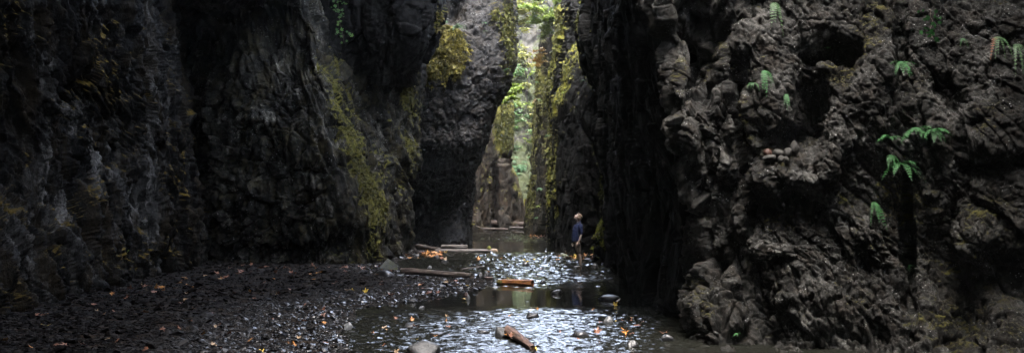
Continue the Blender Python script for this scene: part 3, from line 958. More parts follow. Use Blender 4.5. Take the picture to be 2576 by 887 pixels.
t = NT('wet_slate')
gi = t.n('NewGeometry')
ri = gi.outputs['Random Per Island']
nn = t.noise(t.coord(), 30, 3, 0.6)
col = t.ramp(ri, [(0.0, (0.00135, 0.00135, 0.001485)), (0.45, (0.002925, 0.002925, 0.00315)), (0.8, (0.0063, 0.006075, 0.006525)), (0.93, (0.0153, 0.01395, 0.01305)), (1.0, (0.027, 0.0261, 0.0252))])
col = t.mix(t.ramp(nn, [(0.4, 0.0), (0.7, 0.5)]), col, (0.0099, 0.00765, 0.00585))
rgh = t.math('ADD', t.math('MULTIPLY', ri, 0.25), t.math('SUBTRACT', 0.62, t.math('MULTIPLY', t.attr('wet'), 0.48)))
t.bsdf(col, rgh, t.bump(nn, 0.4, 0.01), t.math('MULTIPLY', t.attr('wet'), 0.5))
M['slate'] = t.m


def stone_mat(name, c0, c1, rough, spec=0.5, moss=None):
    t = NT(name)
    co = t.coord()
    n = t.noise(co, 9, 5, 0.65)
    n2 = t.noise(co, 38, 4, 0.7)
    c = t.mix(t.ramp(t.math('ADD', t.math('MULTIPLY', n, 0.6), t.math('MULTIPLY', n2, 0.4)), [(0.36, 0.0), (0.64, 1.0)]), c0, c1)
    if moss:
        c = t.mix(t.ramp(t.noise(co, 5, 4, 0.6), [(0.5, 0.0), (0.62, 0.8)]), c, moss)
    t.bsdf(c, rough, t.bump(t.math('ADD', n, t.math('MULTIPLY', n2, 0.5)), 0.5, 0.02), spec)
    return t.m


M['stone_dark'] = stone_mat('dark_wet_stone', (0.0072, 0.0072, 0.00792), (0.0252, 0.0252, 0.02736), 0.38)
M['stone_grey'] = stone_mat('grey_stone', (0.01584, 0.01584, 0.01656), (0.0468, 0.0468, 0.0468), 0.55, 0.3)
M['stone_pale'] = stone_mat('pale_stone', (0.0648, 0.06768, 0.07056), (0.1296, 0.1346, 0.139), 0.5)
M['stone_dry'] = stone_mat('dry_grey_stone', (0.010, 0.0098, 0.0092), (0.03, 0.029, 0.027), 0.8, 0.1)
M['stone_red'] = stone_mat('reddish_stone', (0.018, 0.00864, 0.00648), (0.0396, 0.01872, 0.01368), 0.6, 0.2)
M['stone_mossy'] = stone_mat('green_grey_stone', (0.0432, 0.04752, 0.0432), (0.1152, 0.1202, 0.108), 0.65, 0.3, (0.072, 0.0828, 0.0288))

# loose gravel of the bank and the shallows: one mass
r = np.random.default_rng(99)
n = 60000
dxs = r.uniform(-80, 1560, n)
dys = 588 + (905 - 588) * r.random(n) ** 0.9
Ys = EYE * F / (dys - HZ)
xs = (dxs - CX) / F * Ys
bd = bank_dist(xs, Ys)
keep = np.zeros(n, bool)
dens = sstep(-0.5, 0.1, bd) + 0.03
dens = dens * np.where(Ys > 54, 0.35, 1.0)
for (cx, cy, rx, ry, a) in [(3.0, 41, 1.3, 2.2, 1), (3.1, 33.5, 1.4, 1.6, 0.8), (2.6, 69, 1.6, 6, 1), (-1, 84, 7, 8, 0.5), (-0.2, 47, 3, 2.0, 0.25), (0.4, 30.5, 2.0, 1.5, 0.16), (1.0, 38, 2.2, 5, 0.12)]:
    dens = dens + a * np.exp(-((xs - cx) / rx) ** 2 - ((Ys - cy) / ry) ** 2)
keep = r.random(n) < np.clip(dens, 0, 1) * 0.55
xs, Ys, dys, bd = xs[keep], Ys[keep], dys[keep], bd[keep]
n = len(xs)
zs = np.maximum(bed_z(xs, Ys), -0.03)
sz = 0.02 * 0.85 * np.exp(r.normal(0, 0.6, n)) * np.interp(Ys, [12, 20, 35, 80], [0.8, 1.1, 1.7, 3.2])
sz = np.clip(sz, 0.01, 0.13)
shapes = [stone_shape(ICO1, 200 + k, 0.9) * np.array([1.25, 0.9, 0.42]) for k in range(10)]
which = r.integers(0, 10, n)
VV, FF, WW, off = [], [], [], 0
wet = sstep(3.0, 0.6, bd)
ang = r.uniform(0, 2 * math.pi, n)
tx = r.normal(0, 0.3, n)
ty = r.normal(0, 0.3, n)
for k in range(10):
    m = which == k
    c, s = np.cos(ang[m])[:, None], np.sin(ang[m])[:, None]
    v = shapes[k][None] * sz[m][:, None, None]
    x = v[..., 0] * c - v[..., 1] * s
    y = v[..., 0] * s + v[..., 1] * c
    z = v[..., 2] + x * tx[m][:, None] + y * ty[m][:, None]
    p = np.stack([x + xs[m][:, None], y + Ys[m][:, None], z + (zs[m] + sz[m] * 0.16)[:, None]], -1)
    f = ICO1[1][None] + (np.arange(m.sum()) * 12)[:, None, None] + off
    off += int(m.sum()) * 12
    WW.append(np.repeat(wet[m], 12))
    VV.append(p.reshape(-1, 3))
    FF.append(f.reshape(-1, 3))
WW = np.concatenate(WW)
gravel = mesh_np('gravel', np.concatenate(VV), np.concatenate(FF), M['slate'], None, False, {'wet': WW})
tag(gravel, 'loose dark slate gravel covering the left bank and the shallows', None, None, 'stuff')


def stone(dx, dy, wpx, hpx, mat, label, cat='stone', seed=1, depth=0.8, z=0.0, name='river_stone', angular=1.0, group=None, rot=0, sink=0.3, pos=None, tilt=(0, 0)):
    """a stone whose waterline is seen at (dx, dy); wpx, hpx its width and height in layout units"""
    p = G(dx, dy, z) if pos is None else pos
    m = p[1] / F
    w, h = wpx * m, hpx * m
    v = stone_shape(ICO3, seed, angular) * np.array([w / 2, w / 2 * depth, h / (1 - sink * 0.5) * 0.62])
    v += 0.02 * w * perlin(v / w * 9, seed)[:, None]
    o = mesh_np(name, v, ICO3[1], mat, None, True)
    o.location = (p[0], p[1], p[2] + h * (0.5 - sink))
    o.rotation_euler = (tilt[0], tilt[1], rot)
    tag(o, label, cat, group)
    return o


S_ = 'stone_dark'
for i, (dx, dy, wp, hp, mt, lab) in enumerate([
        (875, 828, 27, 20, 'stone_pale', 'pale rounded stone in the shallows at the lower edge of the left gravel'),
        (1030, 823, 34, 16, 'stone_dark', 'dark stone with an orange leaf draped over it in the near riffle'),
        (1098, 843, 42, 14, 'stone_dark', 'flat dark stone in the near riffle between the draped stone and the log'),
        (1067, 893, 96, 40, 'stone_grey', 'large grey stone cut by the bottom edge of the photo'),
        (1258, 847, 42, 34, 'stone_grey', 'grey stone leaning against the upper end of the near log'),
        (1340, 797, 42, 18, 'stone_dark', 'dark stone with an upright orange leaf behind the near log'),
        (1531, 754, 62, 16, 'stone_dark', 'wide flat dark stone mirrored in the calm pool on the right'),
        (1496, 672, 20, 11, 'stone_grey', 'light grey stone in the shallows just right of the person'),
        (1530, 812, 27, 20, 'stone_pale', 'very pale block of stone in the right riffle'),
        (1589, 872, 34, 22, 'stone_dark', 'dark rounded stone at the bottom right of the riffle'),
        (1462, 846, 50, 16, 'stone_dark', 'low dark stone beside the leaf clump in the right riffle'),
        (1678, 856, 34, 18, 'stone_dark', 'dark stone with a reddish leaf near the foot of the conglomerate cliff'),
        (1514, 696, 14, 9, 'stone_dark', 'small dark stone in the shallows below the light grey stone'),
        (1402, 738, 34, 12, 'stone_dark', 'half sunk dark stone at the far rim of the calm pool'),
        (967, 699, 62, 22, 'stone_dark', 'broad wet dark rock left of the weathered log'),
        (1324, 669, 20, 13, 'stone_dark', 'black stone standing alone in the middle riffle'),
        (1207, 700, 18, 17, 'stone_dark', 'upright black stone touching the right end of the weathered log'),
        (1222, 699, 22, 18, 'stone_dark', 'pointed black stone behind the reddish wood chunk'),
        (1004, 717, 28, 14, 'stone_grey', 'grey stone on the pebble bar below the weathered log'),
        (1040, 759, 28, 11, 'stone_grey', 'flat grey stone at the near edge of the pebble bar'),
        (1160, 729, 22, 10, 'stone_pale', 'pale flat stone on the right tip of the pebble bar'),
        (1110, 725, 24, 12, 'stone_dark', 'dark stone in the middle of the pebble bar'),
        (1081, 675, 13, 9, 'stone_pale', 'small pale stone standing in the dark water behind the weathered log'),
        (1049, 646, 17, 11, 'stone_grey', 'round grey stone among the orange leaves under the rock face'),
        (1120, 661, 22, 10, 'stone_dark', 'dark flat stone behind the weathered log'),
        (1097, 649, 16, 9, 'stone_grey', 'grey stone in the water right of the leaf litter'),
        (1280, 675, 16, 8, 'stone_dark', 'small black stone in the riffle above the orange rotten log'),
        (1177, 753, 13, 15, 'stone_pale', 'pale upright stone beside a yellow leaf at the pool edge'),
        (1172, 744, 15, 11, 'stone_red', 'reddish stone just behind the pale upright stone'),
        (1060, 775, 18, 9, 'stone_pale', 'pale wet stone in the dark water below the pebble bar'),
        (1197, 732, 18, 12, 'stone_dark', 'dark stone where the pebble bar meets the calm pool'),
        (1366, 711, 16, 8, 'stone_dark', 'dark stone just right of the orange rotten log'),
        (1217, 836, 38, 10, 'stone_dark', 'barely emerging dark stone left of the near log'),
        (1478, 655, 22, 8, 'stone_dark', 'dark stone on the leafy shore behind the person'),
        (1418, 646, 30, 12, 'stone_mossy', 'mossy stone on the shore under the black rock'),
        (1548, 676, 30, 10, 'stone_dark', 'dark stone at the foot of the mossy boulder'),
        (1221, 577, 17, 9, 'stone_dark', 'black stone wedged under the logs of the log jam')]):
    stone(dx, dy, wp, hp, M[mt], lab, seed=400 + i * 3, rot=random.uniform(-0.5, 0.5), z=0.0)

# the triangular boulder under the buttress
p = G(973, 680)
v = np.array([(-0.34, 0, -0.1), (0.33, -0.05, -0.1), (0.30, 0.3, -0.1), (-0.25, 0.3, -0.1), (0.05, 0.0, 0.36), (0.0, 0.22, 0.36), (0.31, -0.02, 0.17), (-0.2, -0.04, 0.12), (0.28, 0.28, 0.15)])
import bmesh
bm = bmesh.new()
for q in v:
    bm.verts.new(q)
bmesh.ops.convex_hull(bm, input=bm.verts)
bmesh.ops.subdivide_edges(bm, edges=bm.edges[:], cuts=7, use_grid_fill=True)
for q in bm.verts:
    q.co += Vector((0, 0, 1)) * 0.0 + q.co.normalized() * (0.03 * float(perlin(np.array([q.co[:]]) * 5, 3)[0]) + 0.012 * float(perlin(np.array([q.co[:]]) * 15, 4)[0]))
me = bpy.data.meshes.new('triangular_boulder')
bmesh.ops.triangulate(bm, faces=bm.faces[:])
bm.to_mesh(me)
bm.free()
me.materials.append(M['stone_mossy'])
o = bpy.data.objects.new('triangular_boulder', me)
COL.objects.link(o)
o.location = p
tag(o, 'triangular grey green boulder with a sharp ridge at the foot of the mossy buttress', 'boulder')

# stones piled in the hollow of the near cliff
for i, (dx, dy, wp, hp, mt, lab) in enumerate([
        (1931, 397, 34, 13, 'stone_dry', 'long dark stone lying at the left front of the pile in the cliff hollow'),
        (1932, 385, 22, 14, 'stone_red', 'reddish stone at the back left of the pile in the cliff hollow'),
        (1959, 386, 30, 14, 'stone_dry', 'grey oval stone on top of the pile in the cliff hollow'),
        (1978, 385, 22, 18, 'stone_dry', 'dark bluish stone at the right of the pile in the cliff hollow'),
        (1958, 400, 16, 12, 'stone_dry', 'small dark stone low in the middle of the pile in the cliff hollow'),
        (1973, 401, 17, 10, 'stone_dry', 'small flat dark stone low at the right of the pile in the cliff hollow'),
        (1994, 372, 24, 22, 'stone_dry', 'round grey stone on the ledge just right of the stone pile')]):
    p, nrm = on_surf(s_cliff, dx, dy + hp * 0.4)
    p[2] = EYE + (HZ - dy) / F * p[1]
    p[1] -= 0.05
    stone(0, 0, wp, hp, M[mt], lab, seed=700 + i, pos=p, sink=0.5, name='loose_stone', angular=0.3, depth=0.9)


def big_rock(name, dx, dy, Y, rx, ry, rz, mat, label, cat, moss, seed, spec):
    """free-standing boulder: displaced ellipsoid"""
    v, f = ico(6)
    c = W(dx, dy, Y)
    p = v * np.array([rx, ry, rz])
    nrm = v / np.array([rx, ry, rz])
    nrm /= np.linalg.norm(nrm, axis=1, keepdims=True)
    d = disp_field(p + seed, spec, seed)
    p = p + nrm * (d - np.median(d))[:, None]
    mo = np.clip(moss + 0.5 * nrm[:, 2] + 0.45 * fbm(p * 1.8, 4, seed) - 0.35 * (v[:, 0] > 0.5), 0, 1.3)
    o = mesh_np(name, p, f, mat, None, True, {'moss': mo})
    o.location = c
    tag(o, label, cat)
    P = p + c
    y = P[:, 1]
    surf = (P[:, None], nrm[:, None], mo[:, None], (CX + P[:, 0] / y * F)[:, None], (HZ - (P[:, 2] - EYE) / y * F)[:, None])
    return o, surf


mb, s_mb = big_rock('mossy_boulder', 1545, 622, 36.2, 0.62, 1.0, 1.25, M['black_rock'], 'rounded boulder draped in bright green moss just right of the person', 'boulder', 0.35, 5,
                    [('fbm', 0.9, 0.22, 0.8), ('cob', 2.2, 0.16, 0.9, 0.3), ('fbm', 5, 0.06, 1)])
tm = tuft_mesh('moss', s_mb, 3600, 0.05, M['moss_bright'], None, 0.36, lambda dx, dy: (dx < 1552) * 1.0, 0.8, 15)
tm.parent = mb
tm.matrix_parent_inverse = Matrix.Translation(-Vector(mb.location))

# ------------------------------------------------------------------ logs and driftwood


def wood_mat(name, c0, c1, c2, rough=0.7, moss=None):
    t = NT(name)
    co = t.coord()
    n = t.noise(t.mapping(co, (2.5, 26, 26)), 1.0, 5, 0.65, 0.4)
    n2 = t.noise(co, 6, 4, 0.6)
    c = t.ramp(n, [(0.35, c0), (0.5, c1), (0.68, c2)])
    c = t.mix(t.ramp(n2, [(0.5, 0.0), (0.7, 0.6)]), c, c0)
    if moss:
        c = t.mix(t.ramp(t.noise(co, 3, 4, 0.6), [(0.52, 0.0), (0.6, 0.8)]), c, moss)
    t.bsdf(c, rough, t.bump(n, 0.9, 0.02), 0.4)
    return t.m


M['wood_grey'] = wood_mat('weathered_wood', (0.01123, 0.007862, 0.006178), (0.05616, 0.04212, 0.0337), (0.1348, 0.1123, 0.09828), 0.6)
M['wood_orange'] = wood_mat('rotten_orange_wood', (0.0288, 0.00864, 0.00288), (0.216, 0.0756, 0.0144), (0.3312, 0.1512, 0.036), 0.5)
M['wood_bark'] = wood_mat('dark_bark', (0.006739, 0.005054, 0.003931), (0.03089, 0.02359, 0.01966), (0.07301, 0.05897, 0.05054), 0.6)
M['wood_red'] = wood_mat('reddish_bark', (0.01123, 0.006178, 0.004493), (0.05616, 0.0292, 0.01909), (0.1179, 0.07301, 0.05335), 0.65)
M['wood_jam'] = wood_mat('jammed_wood', (0.010, 0.006, 0.005), (0.035, 0.023, 0.018), (0.085, 0.058, 0.045), 0.65)
M['wood_pale'] = wood_mat('pale_wood', (0.05616, 0.03931, 0.02527), (0.146, 0.1067, 0.07301), (0.2022, 0.1572, 0.1123), 0.65)


def log(name, a, b, ra, rb, mat, label, cat='log', seed=1, rough=0.26, nseg=60, nring=26, flat=1.0, bend=0.015, split=0.32, jag=0.06, end_mat=None):
    """tapered trunk from a to b: furrowed, slightly bent, ragged ends; local x runs along it"""
    a, b = np.array(a, float), np.array(b, float)
    L = np.linalg.norm(b - a)
    t_ = np.linspace(0, 1, nseg)
    th = np.linspace(0, 2 * np.pi, nring, endpoint=False)
    rad = ra + (rb - ra) * t_
    T, TH = np.meshgrid(t_, th, indexing='ij')
    Q = np.stack([T * L * 1.3, np.cos(TH) * 1.6, np.sin(TH) * 1.6], -1).reshape(-1, 3)
    n = fbm(Q * np.array([0.8, 1, 1]), 4, seed).reshape(T.shape)
    fur = np.abs(perlin(Q * np.array([0.5, 2.6, 2.6]), seed + 9)).reshape(T.shape)
    rr = rad[:, None] * (1 + rough * n * 2 - split * (0.3 - fur) * (fur < 0.3) * 2)
    x = T * L - L / 2
    endj = jag * L * perlin(np.stack([np.cos(TH) * 2.2, np.sin(TH) * 2.2, TH * 0 + seed], -1).reshape(-1, 3), seed + 4).reshape(T.shape)
    x = x + endj * (np.abs(2 * T - 1) ** 8) * np.sign(2 * T - 1)
    y = rr * np.cos(TH) + bend * L * (4 * T * (1 - T))
    z = rr * np.sin(TH) * flat
    V = np.stack([x, y, z], -1).reshape(-1, 3)
    Fc = grid_faces(nseg, nring, wrap=True)
    tri = []
    c0, c1 = len(V), len(V) + 1
    V = np.concatenate([V, [[x[0].mean() + 0.02 * L * 0.3, y[0].mean(), 0], [x[-1].mean(), y[-1].mean(), 0]]])
    for j in range(nring):
        k = (j + 1) % nring
        tri.append([c0, k, j, j])
        tri.append([c1, (nseg - 1) * nring + j, (nseg - 1) * nring + k, (nseg - 1) * nring + k])
    me = bpy.data.meshes.new(name)
    faces = [tuple(q) for q in Fc[:, ::-1]] + [tuple(q[:3]) for q in tri]
    me.from_pydata([tuple(q) for q in V], [], faces)
    me.polygons.foreach_set('use_smooth', [True] * len(faces))
    me.materials.append(mat)
    if end_mat:
        me.materials.append(end_mat)
        for pl in me.polygons[len(Fc):]:
            pl.material_index = 1
    me.update()
    o = bpy.data.objects.new(name, me)
    COL.objects.link(o)
    d = Vector(b - a).normalized()
    o.location = (a + b) / 2
    o.rotation_euler = d.to_track_quat('X', 'Z').to_euler()
    tag(o, label, cat)
    return o


def stub(parent, t_, L, r, direction, mat, name='branch_stub'):
    """a broken branch on a log, given in the log's own axes"""
    n = 8
    d = Vector(direction).normalized()
    q = d.to_track_quat('Z', 'Y').to_matrix()
    V = []
    for k in range(5):
        for j in range(n):
            an = 2 * math.pi * j / n
            rr = r * (1 - 0.14 * k)
            V.append(Vector((t_, 0, 0)) + q @ Vector((rr * math.cos(an) + 0.1 * L * math.sin(k), rr * math.sin(an), L * k / 4)))
    faces = [tuple(f) for f in grid_faces(5, n, wrap=True)] + [tuple(range(4 * n, 5 * n))]
    me = bpy.data.meshes.new(name)
    me.from_pydata([tuple(v) for v in V], [], faces)
    me.materials.append(mat)
    o = bpy.data.objects.new(name, me)
    COL.objects.link(o)
    o.parent = parent
    return o


lg = log('weathered_log', G(1012, 692) + [0, 0, 0.13], G(1188, 702) + [0, 0, 0.075], 0.115, 0.105, M['wood_grey'], 'split weathered log with grey and red grain lying across the pebble bar', seed=3, flat=0.9, split=0.5, jag=0.03)
stub(lg, 0.75, 0.1, 0.03, (0.5, -0.7, 0.5), M['wood_grey'])
lg = log('rotten_log', G(1256, 715) + [0, 0, 0.06], G(1340, 718) + [0, 0, 0.055], 0.075, 0.1, M['wood_orange'], 'short rotten orange log lying in the middle of the riffle', seed=8, rough=0.3, jag=0.05, split=0.4)
kn = stone_shape(ICO3, 61, 0.2) * np.array([0.09, 0.09, 0.075])
k = mesh_np('mossy_end', kn, ICO3[1], M['moss_dull'], lg)
k.location = (-0.43, 0, 0)
lg = log('near_log', G(1277, 846) + [0, 0, 0.09], G(1341, 882) + [0, 0, 0.03], 0.075, 0.05, M['wood_red'], 'dark reddish log slanting towards the viewer in the near riffle, leaves on its upper end', seed=12, rough=0.12, split=0.2, jag=0.03)
stub(lg, 0.1, 0.16, 0.016, (0.5, 0.9, 0.25), M['wood_bark'])
stub(lg, -0.45, 0.12, 0.035, (-0.6, 0.3, 0.6), M['wood_bark'])
log('wood_chunk', G(1219, 703) + [0, 0, 0.035], G(1239, 703) + [0, 0, 0.035], 0.05, 0.055, M['wood_red'], 'small reddish chunk of wood between the weathered log and the rotten log', 'driftwood', seed=15, rough=0.4)
log('dark_log', G(1050, 629) + [0, 0, 0.18], G(1112, 634) + [0, 0, 0.08], 0.13, 0.10, M['wood_bark'], 'dark broken log leaning at the left under the bulging rock face', seed=18)
log('dark_log', G(1110, 626) + [0, 0, 0.12], G(1176, 626) + [0, 0, 0.10], 0.10, 0.11, M['wood_bark'], 'straight dark log with a pale cut end under the bulging rock face', seed=21, end_mat=M['wood_pale'])
lg = log('driftwood_log', G(1095, 635) + [0, 0, 0.07], G(1236, 634) + [0, 0, 0.05], 0.085, 0.10, M['wood_bark'], 'long low driftwood trunk with a pale root end reaching into the calm pool', 'driftwood', seed=25, jag=0.02)
kn = stone_shape(ICO3, 63, 0.5) * np.array([0.26, 0.14, 0.13])
k = mesh_np('root_end', kn, ICO3[1], M['wood_pale'], lg)
k.location = (1.32, 0, 0.0)
kn = stone_shape(ICO3, 65, 0.1) * np.array([0.1, 0.1, 0.1])
k = mesh_np('moss', kn, ICO3[1], M['moss_green'], lg)
k.location = (1.12, 0, 0.14)
log('jammed_log', W(1176, 556, 89), W(1329, 566, 92), 0.24, 0.3, M['wood_jam'], 'big reddish fallen trunk spanning the stream in the log jam', seed=31, rough=0.15, split=0.3, jag=0.02)
log('jammed_log', W(1205, 555, 96), W(1312, 562, 97), 0.16, 0.13, M['wood_bark'], 'thinner dark trunk lying behind the big trunk of the log jam', seed=33, jag=0.02)
log('fallen_branch', W(1180, 560, 87), W(1212, 574, 85), 0.06, 0.05, M['wood_grey'], 'thin pale branch slanting down in front of the log jam', 'branch', seed=35)
log('sunken_log', W(1214, 575, 86), W(1278, 576, 86), 0.1, 0.09, M['wood_jam'], 'low reddish log lying in the water in front of the log jam', seed=37)
log('sunken_log', W(1282, 572, 88), W(1322, 573, 88), 0.09, 0.09, M['wood_bark'], 'short dark log at the right end of the log jam', seed=39)
log('sunken_log', G(1180, 584) + [0, 0, 0.05], G(1222, 583) + [0, 0, 0.05], 0.09, 0.07, M['wood_bark'], 'dark waterlogged log left in the riffle below the log jam', seed=41)
log('sunken_log', G(1296, 587) + [0, 0, 0.05], G(1322, 586) + [0, 0, 0.05], 0.08, 0.08, M['wood_bark'], 'short log stranded in the riffle beside the moss pillar', seed=43)
log('twig', G(935, 742) + [0, 0, 0.05], G(1001, 763) + [0, 0, 0.03], 0.012, 0.018, M['wood_bark'], 'thin curved twig lying on the near edge of the pebble bar', 'twig', seed=45, bend=0.06)
log('twig', G(1160, 680) + [0, 0, 0.03], G(1215, 674) + [0, 0, 0.05], 0.03, 0.02, M['wood_grey'], 'pale stick in the water just behind the weathered log', 'stick', seed=47, bend=0.05)
# ------------------------------------------------------------------ fallen leaves
def leaf_outline(seed):
    """five-lobed maple leaf outline, stem at the origin pointing to +y, about 1 long"""
    r = np.random.default_rng(seed)
    pts = []
    lobes = [(-2.15, 0.55), (-1.05, 0.85), (0.0, 1.0), (1.05, 0.85), (2.15, 0.55)]
    for k, (a, L) in enumerate(lobes):
        L *= 0.9 + 0.2 * r.random()
        a += r.normal(0, 0.06)
        if k:
            am = (a + lobes[k - 1][0]) / 2
            pts.append((am, 0.33))
        for da, f in ((-0.27, 0.62), (-0.16, 0.70), (0.0, 1.0), (0.16, 0.70), (0.27, 0.62)):
            pts.append((a + da, L * f))
    pts.append((2.75, 0.28))
    pts = [(-2.75, 0.28)] + pts
    return np.array([(math.sin(a) * q, math.cos(a) * q) for a, q in pts]) * 0.55


def leaf_mesh(name, seed, curl, mat):
    r = np.random.default_rng(seed)
    o = leaf_outline(seed)
    n = len(o)
    V = [(0, 0, 0)]
    V += [(x * 0.5, y * 0.5, 0) for x, y in o] + [(x, y, 0) for x, y in o]
    V = np.array(V, float)
    rr = np.hypot(V[:, 0], V[:, 1])
    a = np.arctan2(V[:, 0], V[:, 1])
    V[:, 2] = curl * rr ** 2 * (0.6 + 0.7 * np.sin(a * 2 + r.uniform(0, 6))) + 0.06 * np.sin(V[:, 0] * 9 + seed) + 0.02
    faces = []
    for k in range(n):
        j = (k + 1) % n
        faces.append((0, 1 + k, 1 + j))
        faces.append((1 + k, 1 + n + k, 1 + n + j, 1 + j))
    b = len(V)
    st = np.array([(-0.012, -0.02, 0.01), (0.012, -0.02, 0.01), (0.02, -0.42, 0.04), (0.0, -0.42, 0.04)])
    V = np.concatenate([V, st])
    faces.append((b, b + 1, b + 2, b + 3))
    me = bpy.data.meshes.new(name)
    me.from_pydata([tuple(v) for v in V], [], faces)
    me.materials.append(mat)
    me.update()
    return me


def dead_leaf_mat(name, c0, c1, vein):
    t = NT(name)
    co = t.coord()
    n = t.noise(co, 7, 4, 0.65)
    c = t.mix(t.ramp(n, [(0.35, 0.0), (0.65, 1.0)]), c0, c1)
    c = t.mix(t.ramp(t.noise(co, 22, 3, 0.6), [(0.6, 0.0), (0.72, 0.6)]), c, vein)
    t.bsdf(c, 0.55, None, 0.4)
    return t.m


LM = {
    'rust': dead_leaf_mat('rusty_leaf', (0.07488, 0.02496, 0.01123), (0.1373, 0.05304, 0.02496), (0.02496, 0.01123, 0.007488)),
    'orange': dead_leaf_mat('orange_leaf', (0.2122, 0.07488, 0.01248), (0.2808, 0.1248, 0.02184), (0.07488, 0.02496, 0.00936)),
    'yellow': dead_leaf_mat('yellow_leaf', (0.3245, 0.1997, 0.01248), (0.3869, 0.2808, 0.0312), (0.1872, 0.08736, 0.01872)),
    'tan': dead_leaf_mat('tan_leaf', (0.1498, 0.0936, 0.04992), (0.2122, 0.1435, 0.07488), (0.0624, 0.0312, 0.01872)),
}
LMESH = {k: [leaf_mesh('fallen_leaf', 40 + i, 0.35 + 0.45 * (i % 3), LM[k]) for i in range(5)] for k in LM}
LWORD = {'rust': 'rusty brown', 'orange': 'orange', 'yellow': 'yellow', 'tan': 'tan'}


def leaf(p, size, colr, label, group=None, rot=None, tilt=None, k=None):
    o = bpy.data.objects.new('fallen_leaf', random.choice(LMESH[colr]) if k is None else LMESH[colr][k])
    COL.objects.link(o)
    o.location = p
    o.scale = (size, size, size)
    o.rotation_euler = (random.gauss(0, 0.25), random.gauss(0, 0.25), random.uniform(0, 6.28)) if rot is None else rot
    tag(o, label, 'leaf', group)
    return o


def on_bed(dx, dy, lift=0.03):
    p = G(dx, dy, 0)
    for _ in range(3):
        z = max(float(bed_z(p[0], p[1])[0]), 0.0) + lift
        p = G(dx, dy, z)
    return p


for dx, dy, sz, c, lab in [
        (920, 732, 0.23, 'yellow', 'bright yellow maple leaf standing on the left end of the pebble bar'),
        (886, 728, 0.19, 'yellow', 'yellow leaf on the gravel just left of the pebble bar'),
        (1177, 717, 0.2, 'yellow', 'yellow maple leaf on the pebble bar below the right end of the weathered log'),
        (1167, 751, 0.17, 'yellow', 'yellow leaf floating at the edge of the calm pool beside a pale stone'),
        (1058, 715, 0.2, 'orange', 'orange leaf in the middle of the pebble bar under the weathered log'),
        (1204, 650, 0.28, 'orange', 'orange leaf with its stem up, in the riffle behind the weathered log'),
        (1120, 634, 0.36, 'yellow', 'yellow leaf on the driftwood below the bulging rock face'),
        (1075, 637, 0.42, 'orange', 'upright orange leaf beside the dark broken log'),
        (1120, 652, 0.3, 'tan', 'tan leaf lying in shallow water left of the orange leaf with its stem up'),
        (1368, 648, 0.3, 'orange', 'orange leaf in the riffle in front of the black rock'),
        (1350, 684, 0.2, 'yellow', 'small yellow leaf in the middle of the wide riffle'),
        (1326, 661, 0.18, 'yellow', 'small yellow leaf lying on top of the lone black stone'),
        (115, 817, 0.27, 'yellow', 'large pale yellow maple leaf on the dark gravel at the lower left'),
        (658, 882, 0.17, 'yellow', 'yellow leaf cut by the bottom edge of the dark gravel'),
        (1491, 777, 0.17, 'orange', 'orange leaf floating just in front of the wide flat stone'),
        (1548, 766, 0.2, 'yellow', 'curled yellow leaf standing in the calm pool and mirrored there'),
        (1573, 828, 0.2, 'orange', 'flat yellow orange leaf in the right riffle below the pale block'),
        (1511, 809, 0.19, 'rust', 'rusty leaf touching the left side of the pale block of stone'),
        (1592, 837, 0.15, 'rust', 'pinkish brown leaf in the right riffle below the leaf heap'),
        (1569, 806, 0.15, 'rust', 'dark red leaf right of the pale block of stone'),
        (1548, 806, 0.1, 'yellow', 'tiny yellow leaf touching the right side of the pale block of stone'),
        (1600, 818, 0.24, 'rust', 'large wet brown leaf in the right riffle'),
        (1613, 812, 0.2, 'tan', 'tan leaf overlapping the large wet brown leaf'),
        (1502, 843, 0.22, 'rust', 'clumped dark brown leaf beside the low dark stone'),
        (1672, 846, 0.2, 'rust', 'reddish leaf on the dark stone near the foot of the conglomerate cliff'),
        (1347, 878, 0.16, 'yellow', 'pale yellow leaf stuck to the lower end of the near log'),
        (1352, 785, 0.12, 'orange', 'orange leaf standing against the dark stone behind the near log'),
        (1270, 826, 0.12, 'orange', 'orange leaf caught on the stone at the upper end of the near log'),
        (1285, 829, 0.15, 'rust', 'brown leaf hanging over the upper end of the near log'),
        (1290, 822, 0.13, 'tan', 'tan leaf on top of the near log'),
        (1036, 812, 0.16, 'orange', 'orange leaf draped over the dark stone in the near riffle'),
        (1122, 806, 0.13, 'orange', 'small orange leaf in the near riffle left of the near log'),
        (1044, 852, 0.16, 'yellow', 'yellow brown leaf floating in the middle of the near riffle'),
        (965, 866, 0.13, 'rust', 'dark red leaf in the lower left of the near riffle'),
        (936, 836, 0.12, 'orange', 'orange leaf in the water right of the pale rounded stone'),
        (995, 884, 0.16, 'tan', 'pinkish tan leaf at the bottom of the near riffle'),
        (1545, 671, 0.2, 'orange', 'orange leaf on the dark stone at the foot of the mossy boulder'),
        (1552, 673, 0.13, 'yellow', 'tiny yellow leaf at the foot of the mossy boulder'),
        (1240, 745, 0.1, 'rust', 'brown leaf floating on the calm pool')]:
    p = on_bed(dx, dy, 0.03)
    if 'near log' in lab and ('upper' in lab or 'top' in lab):
        p = G(dx, dy + 14, 0.15)
    if 'draped' in lab or 'lone black' in lab or 'dark stone' in lab:
        p = p + np.array([0, -0.02, 0.06])
    up = any(wd in lab for wd in ('upright', 'standing', 'stem up', 'draped', 'clumped', 'hanging'))
    leaf(p, sz * 0.76, c, lab, rot=(R(55) if up else random.gauss(0, 0.15), random.gauss(0, 0.2), random.uniform(-0.6, 0.6) if up else random.uniform(0, 6.28)))

